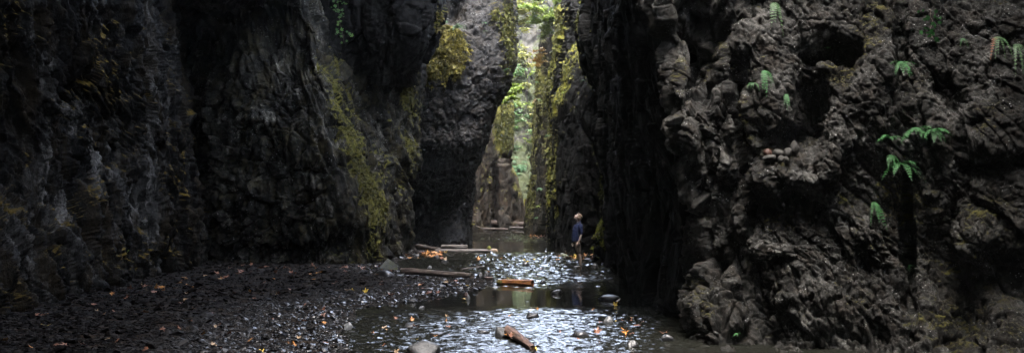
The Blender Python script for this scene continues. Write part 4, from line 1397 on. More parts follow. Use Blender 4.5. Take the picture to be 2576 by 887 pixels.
r2 = random.Random(5)
groups = [
    (62, (-20, 880), (690, 880), 'bank', ['rust', 'rust', 'rust', 'orange', 'tan'], (0.09, 0.16), 'fallen {c} maple leaf on the dark gravel bank at the left', 'fallen {c} leaves on the left gravel bank'),
    (30, (520, 1000), (668, 690), 'bank', ['rust', 'rust', 'orange'], (0.16, 0.26), 'small {c} leaf in the litter below the mossy buttress', '{c} leaves below the mossy buttress'),
    (34, (250, 640), (-1, -1), 'wall', ['rust', 'rust', 'tan', 'orange'], (0.14, 0.24), '{c} leaf gathered along the foot of the left cliff', '{c} leaves along the foot of the left cliff'),
    (34, (1018, 1125), (632, 648), None, ['orange', 'rust', 'tan', 'orange'], (0.2, 0.42), '{c} leaf in the litter under the bulging rock face', '{c} leaves under the bulging rock face'),
    (34, (1398, 1550), (640, 656), None, ['orange', 'rust', 'yellow', 'orange'], (0.16, 0.3), '{c} leaf on the leafy shore around the person', '{c} leaves on the shore around the person'),
    (16, (1335, 1388), (592, 602), None, ['rust', 'orange', 'rust'], (0.3, 0.55), '{c} leaf on the gravel at the foot of the moss pillar', '{c} leaves at the foot of the moss pillar'),
    (14, (1200, 1400), (640, 700), None, ['orange', 'yellow', 'rust'], (0.12, 0.2), '{c} leaf adrift in the middle riffle', '{c} leaves adrift in the middle riffle'),
    (14, (900, 1160), (705, 755), 'bank', ['rust', 'tan', 'rust'], (0.12, 0.2), '{c} leaf among the wet pebbles of the bar', '{c} leaves on the pebble bar'),
    (12, (960, 1650), (790, 880), None, ['rust', 'orange', 'tan'], (0.08, 0.15), 'small {c} leaf carried in the near riffle', 'small {c} leaves in the near riffle')]
for n, (x0, x1), (y0, y1), where, cols, (s0, s1), lab, grp in groups:
    k = 0
    for _ in range(n * 30):
        if k >= n:
            break
        dx, dy = r2.uniform(x0, x1), y0 + (y1 - y0) * r2.random() ** 1.3
        if where == 'wall':
            dy = 786 - 0.2 * dx + r2.uniform(2, 26)
        p = on_bed(dx, dy, 0.035)
        if where == 'bank' and bank_dist(np.array([p[0]]), np.array([p[1]]))[0] < 0.15:
            continue
        if dx < 700 and dy < 790 - 0.2 * dx + 12 and where == 'bank':
            continue
        c = r2.choice(cols)
        leaf(p, r2.uniform(s0, s1), c, lab.format(c=LWORD[c]), grp.format(c=LWORD[c]), rot=(r2.gauss(0, 0.3), r2.gauss(0, 0.3), r2.uniform(0, 6.28)))
        k += 1

# ------------------------------------------------------------------ ferns and small plants
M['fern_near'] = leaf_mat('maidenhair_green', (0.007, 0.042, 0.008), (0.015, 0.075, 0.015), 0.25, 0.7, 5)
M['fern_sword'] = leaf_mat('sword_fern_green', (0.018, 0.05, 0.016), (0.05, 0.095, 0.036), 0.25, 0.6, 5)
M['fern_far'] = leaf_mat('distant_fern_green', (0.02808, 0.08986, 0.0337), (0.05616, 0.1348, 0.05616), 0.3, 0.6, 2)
M['fern_dead'] = leaf_mat('dead_frond', (0.078, 0.0312, 0.0156), (0.1404, 0.0624, 0.0273), 0.2, 0.7, 5)
M['leaf_lime'] = leaf_mat('lime_leaf', (0.07301, 0.1236, 0.01123), (0.1348, 0.1853, 0.01966), 0.4, 0.5, 1)
M['leaf_yellow'] = leaf_mat('yellow_green_leaf', (0.1011, 0.1236, 0.01966), (0.2022, 0.1909, 0.04493), 0.4, 0.5, 1)
M['leaf_green'] = leaf_mat('green_leaf', (0.02808, 0.07862, 0.01966), (0.06739, 0.1348, 0.02808), 0.35, 0.5, 1)
M['leaf_red'] = leaf_mat('turning_leaf', (0.146, 0.06739, 0.01685), (0.2359, 0.1685, 0.02808), 0.35, 0.5, 1)
M['stem'] = wood_mat('stem_bark', (0.02, 0.015, 0.01), (0.05, 0.04, 0.028), (0.09, 0.075, 0.055), 0.8)


def frond_mesh(L, out, up, droop, wid, pairs, blunt, side=(0, 0, 1), seed=0):
    """one frond: a thin rachis curving from the origin along 'out', with leaflets on both sides"""
    r = np.random.default_rng(seed)
    out = np.array(out, float)
    out /= np.linalg.norm(out)
    V, Fc = [], []

    def pt(t):
        return out * L * t * (1 - 0.15 * t) + np.array([0, 0, 1.0]) * L * (up * t - droop * t * t)
    up_v = np.array([0, 0, 1.0])
    prev = pt(0)
    for k in range(pairs * 2 + 1):                         # rachis
        t = k / (pairs * 2)
        p = pt(t)
        d = pt(min(t + 0.02, 1.02)) - p
        d /= np.linalg.norm(d)
        sd = np.cross(d, up_v + 0.01)
        sd /= np.linalg.norm(sd) + 1e-9
        wv = sd * L * 0.012 * (1.2 - t)
        V += [p - wv, p + wv]
        if k:
            b = 2 * k
            Fc.append((b - 2, b - 1, b + 1, b))
    for k in range(pairs):
        t = 0.12 + 0.88 * (k + 0.5) / pairs
        p = pt(t)
        d = pt(min(t + 0.02, 1.02)) - p
        d /= np.linalg.norm(d)
        sd = np.cross(d, up_v + 0.01)
        sd /= np.linalg.norm(sd) + 1e-9
        nz = np.cross(sd, d)
        prof = math.sin(math.pi * min(1, (t * 0.92 + 0.10))) ** 0.6 if blunt else (1 - t) ** 0.7 * min(1, t * 4 + 0.3)
        ln = wid * L * max(prof, 0.12)
        hw = L * 0.88 / pairs * (0.36 if blunt else 0.32)
        for sgn in (-1, 1):
            dirv = sd * sgn + d * 0.28 + nz * r.normal(0, 0.08) - up_v * 0.12
            dirv /= np.linalg.norm(dirv)
            b = len(V)
            a0 = p
            V += [a0 - d * hw * 0.5, a0 + d * hw * 0.5, a0 + dirv * ln * 0.55 + d * hw, a0 + dirv * ln + d * hw * 0.35, a0 + dirv * ln * 0.9 - d * hw * 0.5, a0 + dirv * ln * 0.45 - d * hw * 0.8]
            Fc.append((b, b + 1, b + 2, b + 3, b + 4, b + 5))
    me = bpy.data.meshes.new('frond')
    me.from_pydata([tuple(v) for v in V], [], Fc)
    me.update()
    return me


def fern(p, nrm, size, n, mat, label, name='fern', cat='fern', spread=2.2, wid=0.17, pairs=14, blunt=True, droop=0.75, up=0.35, seed=1, dead=0, group=None, dirs=None):
    """a tuft of fronds growing from a rock face at p"""
    r = random.Random(seed)
    root = empty(name, p + nrm * 0.01)
    tag(root, label, cat, group)
    nrm = np.array([nrm[0], nrm[1], 0]) + 1e-6
    nrm /= np.linalg.norm(nrm)
    base = math.atan2(nrm[1], nrm[0])
    for k in range(n):
        if dirs is not None:
            a, ln, u, dr = dirs[k % len(dirs)]
        else:
            a = (k / max(n - 1, 1) - 0.5) * spread + r.gauss(0, 0.15)
            ln, u, dr = r.uniform(0.7, 1.1), up + r.gauss(0, 0.15), droop + r.gauss(0, 0.15)
        me = frond_mesh(size * ln, (math.cos(base + a), math.sin(base + a), 0), u, dr, wid, pairs, blunt, seed=seed * 31 + k)
        me.materials.append(mat if k >= dead else M['fern_dead'])
        o = bpy.data.objects.new('frond', me)
        COL.objects.link(o)
        o.parent = root
    return root


for i, (dx, dy, px, n, mt, lab, kw) in enumerate([
        (2262, 165, 48, 9, 'fern_near', 'bright green fern high on the near cliff, uppermost of the broad ferns', {}),
        (2300, 330, 50, 8, 'fern_near', 'left one of the two broad paired ferns in the middle of the near cliff', {}),
        (2345, 335, 50, 8, 'fern_near', 'right one of the two broad paired ferns in the middle of the near cliff', {}),
        (2236, 352, 42, 5, 'fern_near', 'loose fern just left of the paired ferns', dict(spread=2.8, up=0.5)),
        (2232, 395, 34, 5, 'fern_near', 'narrow hanging fern between the loose fern and the spreading fern', dict(spread=1.5, droop=1.1)),
        (2258, 415, 56, 9, 'fern_near', 'wide spreading fern low on the near cliff with long drooping fronds', dict(spread=2.9)),
        (2190, 505, 42, 5, 'fern_near', 'lowest hanging fern on the near cliff, fronds pointing straight down', dict(spread=1.0, droop=1.3, up=0.1)),
        (1922, 182, 40, 4, 'fern_near', 'thin fern hanging beside the upper left of the cliff hollow', dict(spread=0.8, droop=1.4, up=0.1)),
        (1892, 208, 22, 3, 'fern_near', 'small sprig of fern left of the thin hanging fern', dict(droop=1.2)),
        (1972, 240, 24, 3, 'fern_near', 'small fern hanging inside the dark cliff hollow', dict(spread=0.8, droop=1.4, up=0.1)),
        (1938, 8, 40, 5, 'fern_sword', 'fern hanging at the very top edge above the cliff hollow', dict(spread=1.0, droop=1.4, up=0.0)),
        (2500, 95, 55, 5, 'fern_sword', 'dull green fern with a rusty frond at the upper right corner', dict(spread=1.6, droop=1.2, up=0.2, dead=1, blunt=False)),
        (2546, 115, 52, 3, 'fern_sword', 'narrow drooping fern at the far upper right beside the rusty frond', dict(spread=0.7, droop=1.4, up=0.0, blunt=False)),
        (2420, 98, 20, 3, 'fern_near', 'tiny fern sprig between the ivy trail and the upper right corner', dict(droop=1.2)),
        (2082, 128, 15, 4, 'fern_near', 'tiny bright sprig above the dark notch of the near cliff', dict(up=0.7)),
        (2290, 668, 16, 4, 'fern_near', 'tiny sprig in the upright crack of the near cliff', dict(droop=1.1)),
        (1855, 838, 14, 4, 'fern_near', 'tiny sprig at the foot of the column of rounded stones', dict(up=0.6))]):
    p, nr = on_surf(s_cliff, dx, dy)
    p = p + np.array([0, -0.05, 0])
    nr = np.array([0.05, -1, 0.1])
    fern(p, nr, px * p[1] / F * 1.15, n + 3, M[mt], lab, seed=100 + i, **dict(dict(pairs=11, wid=0.15), **kw))


def vine(p0s, leaf_size, mat, label, name, cat, seed, n=40):
    """creeping stem with lobed leaves"""
    r = random.Random(seed)
    root = empty(name, p0s[0])
    tag(root, label, cat)
    o0 = np.array(p0s[0])
    V, Fc = [], []
    pts = [np.array(p) - o0 for p in p0s]
    for i, p in enumerate(pts):
        V += [p + [-0.004, 0, 0], p + [0.004, 0, 0], p + [0, -0.006, 0]]
        if i:
            b = 3 * i
            for k in range(3):
                Fc.append((b - 3 + k, b - 3 + (k + 1) % 3, b + (k + 1) % 3, b + k))
    me = bpy.data.meshes.new('stem')
    me.from_pydata([tuple(v) for v in V], [], Fc)
    me.materials.append(M['stem'])
    s = bpy.data.objects.new('stem', me)
    COL.objects.link(s)
    s.parent = root
    V, Fc = [], []
    out = leaf_outline(3)[::2]
    for k in range(n):
        i = r.randrange(len(pts) - 1)
        q = pts[i] + (pts[i + 1] - pts[i]) * r.random()
        sz = leaf_size * r.uniform(0.5, 1.2)
        a, tlt = r.uniform(-2.2, 2.2) + math.pi, r.gauss(0.5, 0.3)
        ca, sa = math.cos(a), math.sin(a)
        b = len(V)
        c0 = q + np.array([r.gauss(0, leaf_size * 0.7), -0.03 - 0.03 * r.random(), r.gauss(0, leaf_size * 0.4)])
        for x, y in out:
            u, v = (x * ca - y * sa) * sz, (x * sa + y * ca) * sz
            V.append(c0 + np.array([u, -abs(v) * 0.0 - v * math.sin(tlt) * 0.5, v * math.cos(tlt)]))
        Fc.append(tuple(range(b, b + len(out))))
    me = bpy.data.meshes.new('foliage')
    me.from_pydata([tuple(v) for v in V], [], Fc)
    me.materials.append(mat)
    f = bpy.data.objects.new('foliage', me)
    COL.objects.link(f)
    f.parent = root
    return root


pts = [on_surf(s_cliff, dx, dy)[0] + np.array([0, -0.04, 0]) for dx, dy in [(2335, 22), (2338, 40), (2342, 58), (2338, 76), (2346, 96)]]
vine(pts, 0.10, M['fern_near'], 'trailing ivy with lobed green leaves at the top of the near cliff', 'ivy_vine', 'ivy', 3, 30)
pts = [W(dx, dy, 37.6) for dx, dy in [(850, 0), (852, 30), (856, 60), (862, 85), (866, 110)]]
vine(pts, 0.22, M['leaf_green'], 'green leafy vine hanging down the dark cleft above the mossy buttress', 'hanging_vine', 'vine', 4, 36)

# sword ferns and sprigs on the middle rocks
for i, (sf, dx, dy, px, n, mt, lab, kw) in enumerate([
        (s_bulge, 1152, 72, 34, 11, 'fern_sword', 'pale sword fern arching from the mossy shoulder of the bulging rock face', dict(dead=3, blunt=False, up=0.8, droop=0.9, spread=2.6)),
        (s_bulge, 1122, 55, 20, 7, 'fern_near', 'leafy green sprig just left of the pale sword fern', dict(up=0.7)),
        (s_bulge, 1062, 268, 9, 5, 'fern_near', 'tiny green sprig on the dark left side of the bulging rock face', dict(up=0.6)),
        (s_bulge, 1218, 60, 14, 6, 'fern_near', 'small green plant on the upper middle of the bulging rock face', dict(up=0.5)),
        (s_bulge, 1222, 80, 9, 5, 'fern_sword', 'pale little sprig below the small green plant on the bulging rock face', dict(up=0.5)),
        (s_bulge, 1280, 178, 14, 6, 'fern_near', 'little fern on the right edge of the bulging rock face', dict()),
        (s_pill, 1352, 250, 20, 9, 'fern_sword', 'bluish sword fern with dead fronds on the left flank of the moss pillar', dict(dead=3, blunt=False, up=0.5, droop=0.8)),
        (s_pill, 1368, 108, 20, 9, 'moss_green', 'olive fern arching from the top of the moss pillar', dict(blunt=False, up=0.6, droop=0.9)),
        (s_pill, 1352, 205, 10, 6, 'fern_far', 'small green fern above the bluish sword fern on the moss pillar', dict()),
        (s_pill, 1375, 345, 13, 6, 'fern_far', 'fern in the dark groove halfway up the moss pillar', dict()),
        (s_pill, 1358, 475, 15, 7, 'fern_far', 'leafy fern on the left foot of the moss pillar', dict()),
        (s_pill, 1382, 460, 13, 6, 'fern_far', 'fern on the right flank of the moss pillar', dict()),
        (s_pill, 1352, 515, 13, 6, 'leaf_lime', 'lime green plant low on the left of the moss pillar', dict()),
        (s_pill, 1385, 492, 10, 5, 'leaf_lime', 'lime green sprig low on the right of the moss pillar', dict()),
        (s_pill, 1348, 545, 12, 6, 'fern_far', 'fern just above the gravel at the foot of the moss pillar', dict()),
        (s_shelf, 1462, 200, 10, 5, 'fern_near', 'small fern under the stepped top of the black rock', dict()),
        (s_shelf, 1416, 232, 10, 5, 'leaf_lime', 'yellow green sprig on the mossy rim of the black rock', dict(up=0.6))]):
    p, nr = on_surf(sf, dx, dy)
    fern(p - np.array([0, 0.15, 0]), np.array([-0.2, -1, 0.1]), px * p[1] / F, n, M[mt], lab, seed=300 + i, pairs=9, wid=0.22, **kw)
rf = random.Random(11)
for k in range(16):
    dx, dy = rf.uniform(1286, 1338), rf.uniform(388, 440)
    p, nr = on_surf(s_back, dx, dy)
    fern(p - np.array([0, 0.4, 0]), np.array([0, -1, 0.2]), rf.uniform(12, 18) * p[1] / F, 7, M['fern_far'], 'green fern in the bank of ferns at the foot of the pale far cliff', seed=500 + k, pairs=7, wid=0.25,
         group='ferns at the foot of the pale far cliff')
# bright leaf on the left wall
p, nr = on_surf(s_left, 328, 632)
me = leaf_mesh('bright_leaf', 77, 0.3, M['leaf_lime'])
o = bpy.data.objects.new('bright_leaf', me)
COL.objects.link(o)
o.location = p + np.array([0, -0.25, 0])
o.scale = (0.2, 0.2, 0.2)
o.rotation_euler = (R(70), 0, R(10))
tag(o, 'single bright lime green leaf at the foot of the ribbed left cliff', 'leaf')

# ------------------------------------------------------------------ trees and shrubs


def tree(base, top_pts, label, mat, leaf_size, n_leaf, name='maple_tree', cat='tree', r0=0.08, seed=1, spread=0.5, group=None, flat=0.45):
    """trunk and limbs from base to the given branch ends; leaves in loose layered sprays along the limbs"""
    r = np.random.default_rng(seed)
    root = empty(name, base)
    tag(root, label, cat, group)
    base = np.array(base, float)
    tips = [np.array(p, float) - base for p in top_pts]
    V, Fc = [], []

    def tube(pts, ra, rb, m=6):
        n = len(pts)
        b0 = len(V)
        for i, p in enumerate(pts):
            d = pts[min(i + 1, n - 1)] - pts[max(i - 1, 0)]
            d = d / (np.linalg.norm(d) + 1e-9)
            s = np.cross(d, [0.3, 0.5, 0.8])
            s /= np.linalg.norm(s) + 1e-9
            u = np.cross(d, s)
            q = ra + (rb - ra) * i / (n - 1)
            for j in range(m):
                a = 2 * math.pi * j / m
                V.append(p + (s * math.cos(a) + u * math.sin(a)) * q)
            if i:
                for j in range(m):
                    k = (j + 1) % m
                    Fc.append((b0 + (i - 1) * m + j, b0 + (i - 1) * m + k, b0 + i * m + k, b0 + i * m + j))
    mean = np.mean(tips, 0)
    fork = mean * 0.35
    tt = np.linspace(0, 1, 7)[:, None]
    wob = lambda: r.normal(0, 0.05, 3) * np.linalg.norm(mean)
    w0 = wob()
    tube(list(fork * tt + w0 * np.sin(tt * math.pi)), r0, r0 * 0.7, 8)
    sprays = []
    for tp in tips:
        w1 = wob() * 1.4
        limb = fork + (tp - fork) * tt + w1 * np.sin(tt * math.pi)
        tube(list(limb), r0 * 0.55, r0 * 0.1)
        for k in range(5):
            q = limb[r.integers(2, 7)]
            e = q + r.normal(0, spread * 0.6, 3) * np.array([1, 1, flat])
            tube([q, (q + e) / 2 + r.normal(0, 0.03, 3), e], r0 * 0.15, r0 * 0.05, 4)
            sprays.append((q, e))
        sprays.append((limb[4], tp))
    me = bpy.data.meshes.new('trunk')
    me.from_pydata([tuple(v) for v in V], [], Fc)
    me.polygons.foreach_set('use_smooth', [True] * len(Fc))
    me.materials.append(M['stem'])
    o = bpy.data.objects.new('trunk', me)
    COL.objects.link(o)
    o.parent = root
    i = r.integers(0, len(sprays), n_leaf)
    A = np.array([s[0] for s in sprays])[i]
    B = np.array([s[1] for s in sprays])[i]
    tq = r.random((n_leaf, 1)) * 0.75 + 0.3
    c = A + (B - A) * tq + r.normal(0, 1, (n_leaf, 3)) * np.array([0.4, 0.4, 0.16]) * spread * 0.55
    nz = r.normal(0, 0.45, (n_leaf, 3)) + np.array([0, -0.25, 1.0])
    nz /= np.linalg.norm(nz, axis=1, keepdims=True)
    u = np.cross(nz, r.normal(0, 1, (n_leaf, 3)))
    u /= np.linalg.norm(u, axis=1, keepdims=True)
    v = np.cross(nz, u)
    s = (leaf_size * (0.6 + 0.8 * r.random(n_leaf)))[:, None]
    drop = np.array([0, 0, -0.25]) * s
    Vl = np.stack([c - u * s * 0.5, c + v * s * 0.42 + drop * 0.3, c + u * s * 0.5 + drop, c - v * s * 0.42 + drop * 0.3], 1).reshape(-1, 3)
    f = mesh_np('crown', Vl, np.arange(n_leaf * 4).reshape(-1, 4), mat, root, False)
    return root


Wp = lambda Y, *pp: [W(a, b, Y + random.uniform(-0.8, 0.8)) for a, b in pp]
tree(W(1402, 70, 74), Wp(73, (1340, 55), (1330, 15), (1365, 70), (1355, 20), (1385, 40), (1400, 0), (1345, -20), (1380, -30), (1405, -40), (1370, 90)),
     'lime green maple leaning over the bright gap from the top of the moss pillar', M['leaf_lime'], 0.12, 8000, seed=3, spread=0.7)
tree(W(1345, 60, 100), Wp(99, (1300, 60), (1312, 20), (1325, 45), (1320, 80), (1302, 25), (1335, 5), (1310, -15), (1328, -30)),
     'paler yellow green maple behind the lime green maple at the top of the gap', M['leaf_yellow'], 0.15, 5200, seed=5, spread=0.9)
tree(W(1325, 195, 118), Wp(116, (1302, 112), (1318, 122), (1308, 135), (1326, 140), (1298, 100)),
     'sparse yellow sapling with a thin curved trunk on the pale far cliff', M['leaf_yellow'], 0.24, 700, 'sapling', 'sapling', 0.1, 7, 0.7)
tree(W(1268, 262, 86), Wp(85, (1290, 212), (1300, 232), (1284, 228), (1294, 248), (1304, 222), (1282, 245)),
     'bright lime sapling growing out of the far cliff beside the bulging rock face', M['leaf_lime'], 0.2, 1000, 'sapling', 'sapling', 0.05, 9, 0.5)
tree(W(1362, 165, 75), Wp(74, (1350, 130), (1345, 150), (1358, 140), (1352, 165), (1360, 120)),
     'yellow and orange shrub clinging to the upper left of the moss pillar', M['leaf_red'], 0.15, 700, 'shrub', 'shrub', 0.03, 11, 0.4)
tree(W(1300, 330, 126), Wp(124, (1290, 255), (1296, 285), (1288, 300), (1294, 320)),
     'green climbing shrub on the left of the pale far cliff', M['leaf_green'], 0.26, 700, 'shrub', 'shrub', 0.05, 13, 0.7)
tree(W(1470, 12, 40), Wp(39.6, (1466, 8), (1462, 4), (1468, 18)),
     'few yellow leaves on a twig at the top rim of the undercut wall', M['leaf_yellow'], 0.16, 22, 'sprig', 'sprig', 0.008, 15, 0.15)
for k in range(18):
    dx, dy = rf.uniform(1288, 1345), rf.uniform(130, 380)
    p, nr = on_surf(s_back, dx, dy)
    p = p - np.array([0, 0.3, 0])
    tree(p, [p + np.array([rf.uniform(-0.8, 0.8), -0.5, rf.uniform(0.2, 1.2)]) for _ in range(4)], 'low green bush growing on the face of the pale far cliff', M[['leaf_green', 'leaf_lime', 'leaf_yellow', 'leaf_green'][k % 4]],
         0.25, 160, 'cliff_bush', 'bush', 0.03, 30 + k, 0.55, 'low bushes on the pale far cliff')
# ------------------------------------------------------------------ the person, standing in the stream and looking up
def skin_mesh(name, pts, edges, root=0, sub=2):
    """grow a limb surface round connected joints: pts = [(x, y, z, rx, ry)]"""
    me = bpy.data.meshes.new(name)
    me.from_pydata([p[:3] for p in pts], edges, [])
    o = bpy.data.objects.new(name, me)
    COL.objects.link(o)
    m = o.modifiers.new('skin', 'SKIN')
    m.use_smooth_shade = True
    if not me.skin_vertices:
        # adding the modifier makes the layer
        pass
    for v, p in zip(me.skin_vertices[0].data, pts):
        v.radius = (p[3], p[4] if len(p) > 4 else p[3])
        v.use_root = False
    me.skin_vertices[0].data[root].use_root = True
    s = o.modifiers.new('sub', 'SUBSURF')
    s.levels = sub
    s.render_levels = sub
    bpy.context.view_layer.update()
    dg = bpy.context.evaluated_depsgraph_get()
    ev = o.evaluated_get(dg)
    m2 = ev.to_mesh()
    V = np.array([v.co[:] for v in m2.vertices])
    Fc = [tuple(p.vertices) for p in m2.polygons]
    ev.to_mesh_clear()
    bpy.data.objects.remove(o)
    return V, Fc


def sph(c, r, sub=3, sq=None, rot=None):
    v, f = {2: ICO2, 3: ICO3, 4: ICO4}[sub]
    v = v * np.array(r)
    if rot is not None:
        v = v @ np.array(Euler(rot).to_matrix()).T
    return v + np.array(c), [tuple(q) for q in f]


def fuse(name, parts, mat, parent=None, voxel=0.007, smooth=2):
    """join overlapping closed surfaces into one continuous skin"""
    V, Fc, off = [], [], 0
    for v, f in parts:
        V.append(v)
        Fc += [tuple(i + off for i in q) for q in f]
        off += len(v)
    V = np.concatenate(V)
    me = bpy.data.meshes.new(name)
    me.from_pydata([tuple(v) for v in V], [], Fc)
    tmp = bpy.data.objects.new(name + '_tmp', me)
    COL.objects.link(tmp)
    m = tmp.modifiers.new('fuse', 'REMESH')
    m.mode = 'VOXEL'
    m.voxel_size = voxel
    m.use_smooth_shade = True
    s = tmp.modifiers.new('smooth', 'SMOOTH')
    s.iterations = smooth
    s.factor = 0.5
    bpy.context.view_layer.update()
    dg = bpy.context.evaluated_depsgraph_get()
    out = bpy.data.meshes.new_from_object(tmp.evaluated_get(dg))
    bpy.data.objects.remove(tmp)
    out.name = name
    out.materials.clear()
    out.materials.append(mat)
    o = bpy.data.objects.new(name, out)
    COL.objects.link(o)
    if parent is not None:
        o.parent = parent
    return o


def plain_mat(name, c0, c1, rough, scale, spec=0.4, sss=0.0, stretch=(1, 1, 1), bump=0.3):
    t = NT(name)
    n = t.noise(t.mapping(t.coord(), stretch), scale, 4, 0.6)
    b = t.bsdf(t.mix(t.ramp(n, [(0.35, 0.0), (0.65, 1.0)]), c0, c1), rough, t.bump(n, bump, 0.01), spec)
    if sss:
        b.inputs['Subsurface Weight'].default_value = sss
        b.inputs['Subsurface Radius'].default_value = (0.02, 0.008, 0.005)
    return t.m


M['skin'] = plain_mat('skin', (0.22, 0.17, 0.145), (0.28, 0.215, 0.185), 0.5, 14, 0.4, 0.1)
M['hair'] = plain_mat('hair', (0.027, 0.01575, 0.009), (0.099, 0.063, 0.03825), 0.5, 30, 0.4, 0, (1, 1, 0.35), 1.0)
M['shirt'] = plain_mat('navy_cotton', (0.0045, 0.00825, 0.0315), (0.009, 0.01575, 0.0525), 0.85, 16, 0.2, bump=0.6)
M['collar'] = plain_mat('collar_cotton', (0.045, 0.05625, 0.105), (0.075, 0.08625, 0.1425), 0.85, 20, 0.2)
M['shorts'] = plain_mat('olive_brown_twill', (0.045, 0.0375, 0.03), (0.075, 0.06225, 0.0495), 0.85, 18, 0.2, bump=0.5)
M['shoe'] = plain_mat('dark_shoe', (0.0075, 0.00675, 0.00675), (0.01875, 0.0165, 0.015), 0.5, 20, 0.4)
M['sole'] = plain_mat('shoe_sole', (0.015, 0.015, 0.015), (0.0375, 0.0375, 0.036), 0.7, 20, 0.4)

# local axes: the person faces -x, +y is away from the viewer; z up from the soles
HIP = (-0.065, 0.0, 0.86)


def limb_chain(parts):
    return skin_mesh('limb', parts, [(i, i + 1) for i in range(len(parts) - 1)])


parts = []
# trunk, neck: arched slightly back
parts.append(limb_chain([(-0.06, 0, 0.86, 0.115, 0.155), (-0.085, 0, 0.98, 0.108, 0.142), (-0.085, 0, 1.10, 0.108, 0.140), (-0.06, 0, 1.22, 0.115, 0.155), (-0.02, 0, 1.34, 0.108, 0.165), (0.0, 0, 1.41, 0.075, 0.12), (-0.012, 0, 1.465, 0.054, 0.056), (-0.03, 0, 1.55, 0.054, 0.056)]))
for s in (-1, 1):
    # leg: hip, thigh, knee, calf, ankle, foot
    kx = 0.01 * s
    parts.append(limb_chain([(-0.055, 0.085 * s, 0.86, 0.085, 0.09), (-0.045 + kx, 0.095 * s, 0.68, 0.077), (-0.02 + kx, 0.10 * s, 0.49, 0.056), (0.015 + kx, 0.102 * s, 0.36, 0.056), (0.03 + kx, 0.104 * s, 0.24, 0.045), (0.035 + kx, 0.106 * s, 0.10, 0.036), (0.03 + kx, 0.107 * s, 0.05, 0.04), (-0.10 + kx, 0.118 * s, 0.035, 0.036), (-0.165 + kx, 0.123 * s, 0.03, 0.026)]))
    # arm: shoulder, elbow, wrist (hangs down and a little forward), palm
    fx = -0.03 if s < 0 else -0.10
    sh = (0.005, 0.165 * s, 1.39)
    el = (0.035 + fx * 0.3, 0.215 * s, 1.10)
    wr = (-0.035 + fx, 0.225 * s, 0.855)
    pm = (-0.058 + fx, 0.222 * s, 0.785)
    mid = lambda a, b, t: tuple(a[i] + (b[i] - a[i]) * t for i in range(3))
    parts.append(limb_chain([(-0.0, 0.10 * s, 1.40, 0.055), sh + (0.056,), mid(sh, el, 0.4) + (0.048,), el + (0.037,), mid(el, wr, 0.3) + (0.04,), wr + (0.024, 0.028), mid(wr, pm, 0.5) + (0.018, 0.034), pm + (0.015, 0.038)]))
    # fingers, slightly curled, and a thumb leaving the side of the palm towards the front
    P0 = np.array(pm)
    for k, (off, L) in enumerate([(-0.030, 0.072), (-0.010, 0.080), (0.010, 0.075), (0.029, 0.060)]):
        b = P0 + np.array([off * 0.9, 0, -0.004])
        c1 = b + np.array([-0.006, -0.004 * s, -L * 0.42])
        c2 = c1 + np.array([-0.002, -0.016 * s, -L * 0.32])
        c3 = c2 + np.array([0.002, -0.02 * s, -L * 0.2])
        parts.append(limb_chain([tuple(b + [0, 0, 0.02]) + (0.0095,), tuple(b) + (0.0095,), tuple(c1) + (0.0088,), tuple(c2) + (0.008,), tuple(c3) + (0.007,)]))
    b = P0 + np.array([-0.022, -0.006 * s, 0.03])
    parts.append(limb_chain([tuple(b) + (0.012,), tuple(b + [-0.022, -0.012 * s, -0.022]) + (0.0105,), tuple(b + [-0.03, -0.02 * s, -0.05]) + (0.0095,), tuple(b + [-0.03, -0.024 * s, -0.068]) + (0.008,)]))
# head: built looking towards -x, then tipped back
hp = []
hp.append(sph((0.0, 0, 0.015), (0.097, 0.076, 0.098), 4))                  # skull
hp.append(sph((-0.04, 0, -0.045), (0.062, 0.06, 0.075), 4))                # face
hp.append(sph((-0.062, 0, -0.100), (0.034, 0.038, 0.026), 3))              # chin and jaw
hp.append(sph((-0.035, 0, -0.085), (0.05, 0.054, 0.034), 3))
hp.append(sph((-0.088, 0, 0.028), (0.018, 0.052, 0.012), 3))               # brow
hp.append(sph((-0.107, 0, -0.024), (0.016, 0.011, 0.028), 3, rot=(0, R(-14), 0)))   # nose
hp.append(sph((-0.116, 0, -0.040), (0.014, 0.015, 0.011), 3))
hp.append(sph((-0.096, 0, -0.070), (0.011, 0.024, 0.007), 3))              # lips
hp.append(sph((-0.094, 0, -0.082), (0.011, 0.021, 0.007), 3))
for s in (-1, 1):
    hp.append(sph((-0.075, 0.045 * s, -0.03), (0.022, 0.02, 0.022), 3))    # cheek
    hp.append(sph((0.008, 0.078 * s, -0.018), (0.018, 0.010, 0.032), 3, rot=(0, R(12), 0)))   # ear
tipq = np.array(Euler((0, R(38), 0)).to_matrix())
hc = np.array([-0.025, 0, 1.655])
hp = [(v @ tipq.T + hc, f) for v, f in hp]
parts += hp
parts.append(limb_chain([(-0.012, 0, 1.46, 0.055), (-0.02, 0, 1.54, 0.052), (-0.015, 0, 1.62, 0.055)]))
PX = G(1457, 671)
person = fuse('person', parts, M['skin'], None, 0.0065, 2)
person.location = (PX[0] + 0.0, PX[1], -0.05)
person.rotation_euler = (0, 0, R(8))
tag(person, 'person in navy shirt and brown shorts standing in the stream with head tipped back', 'person')
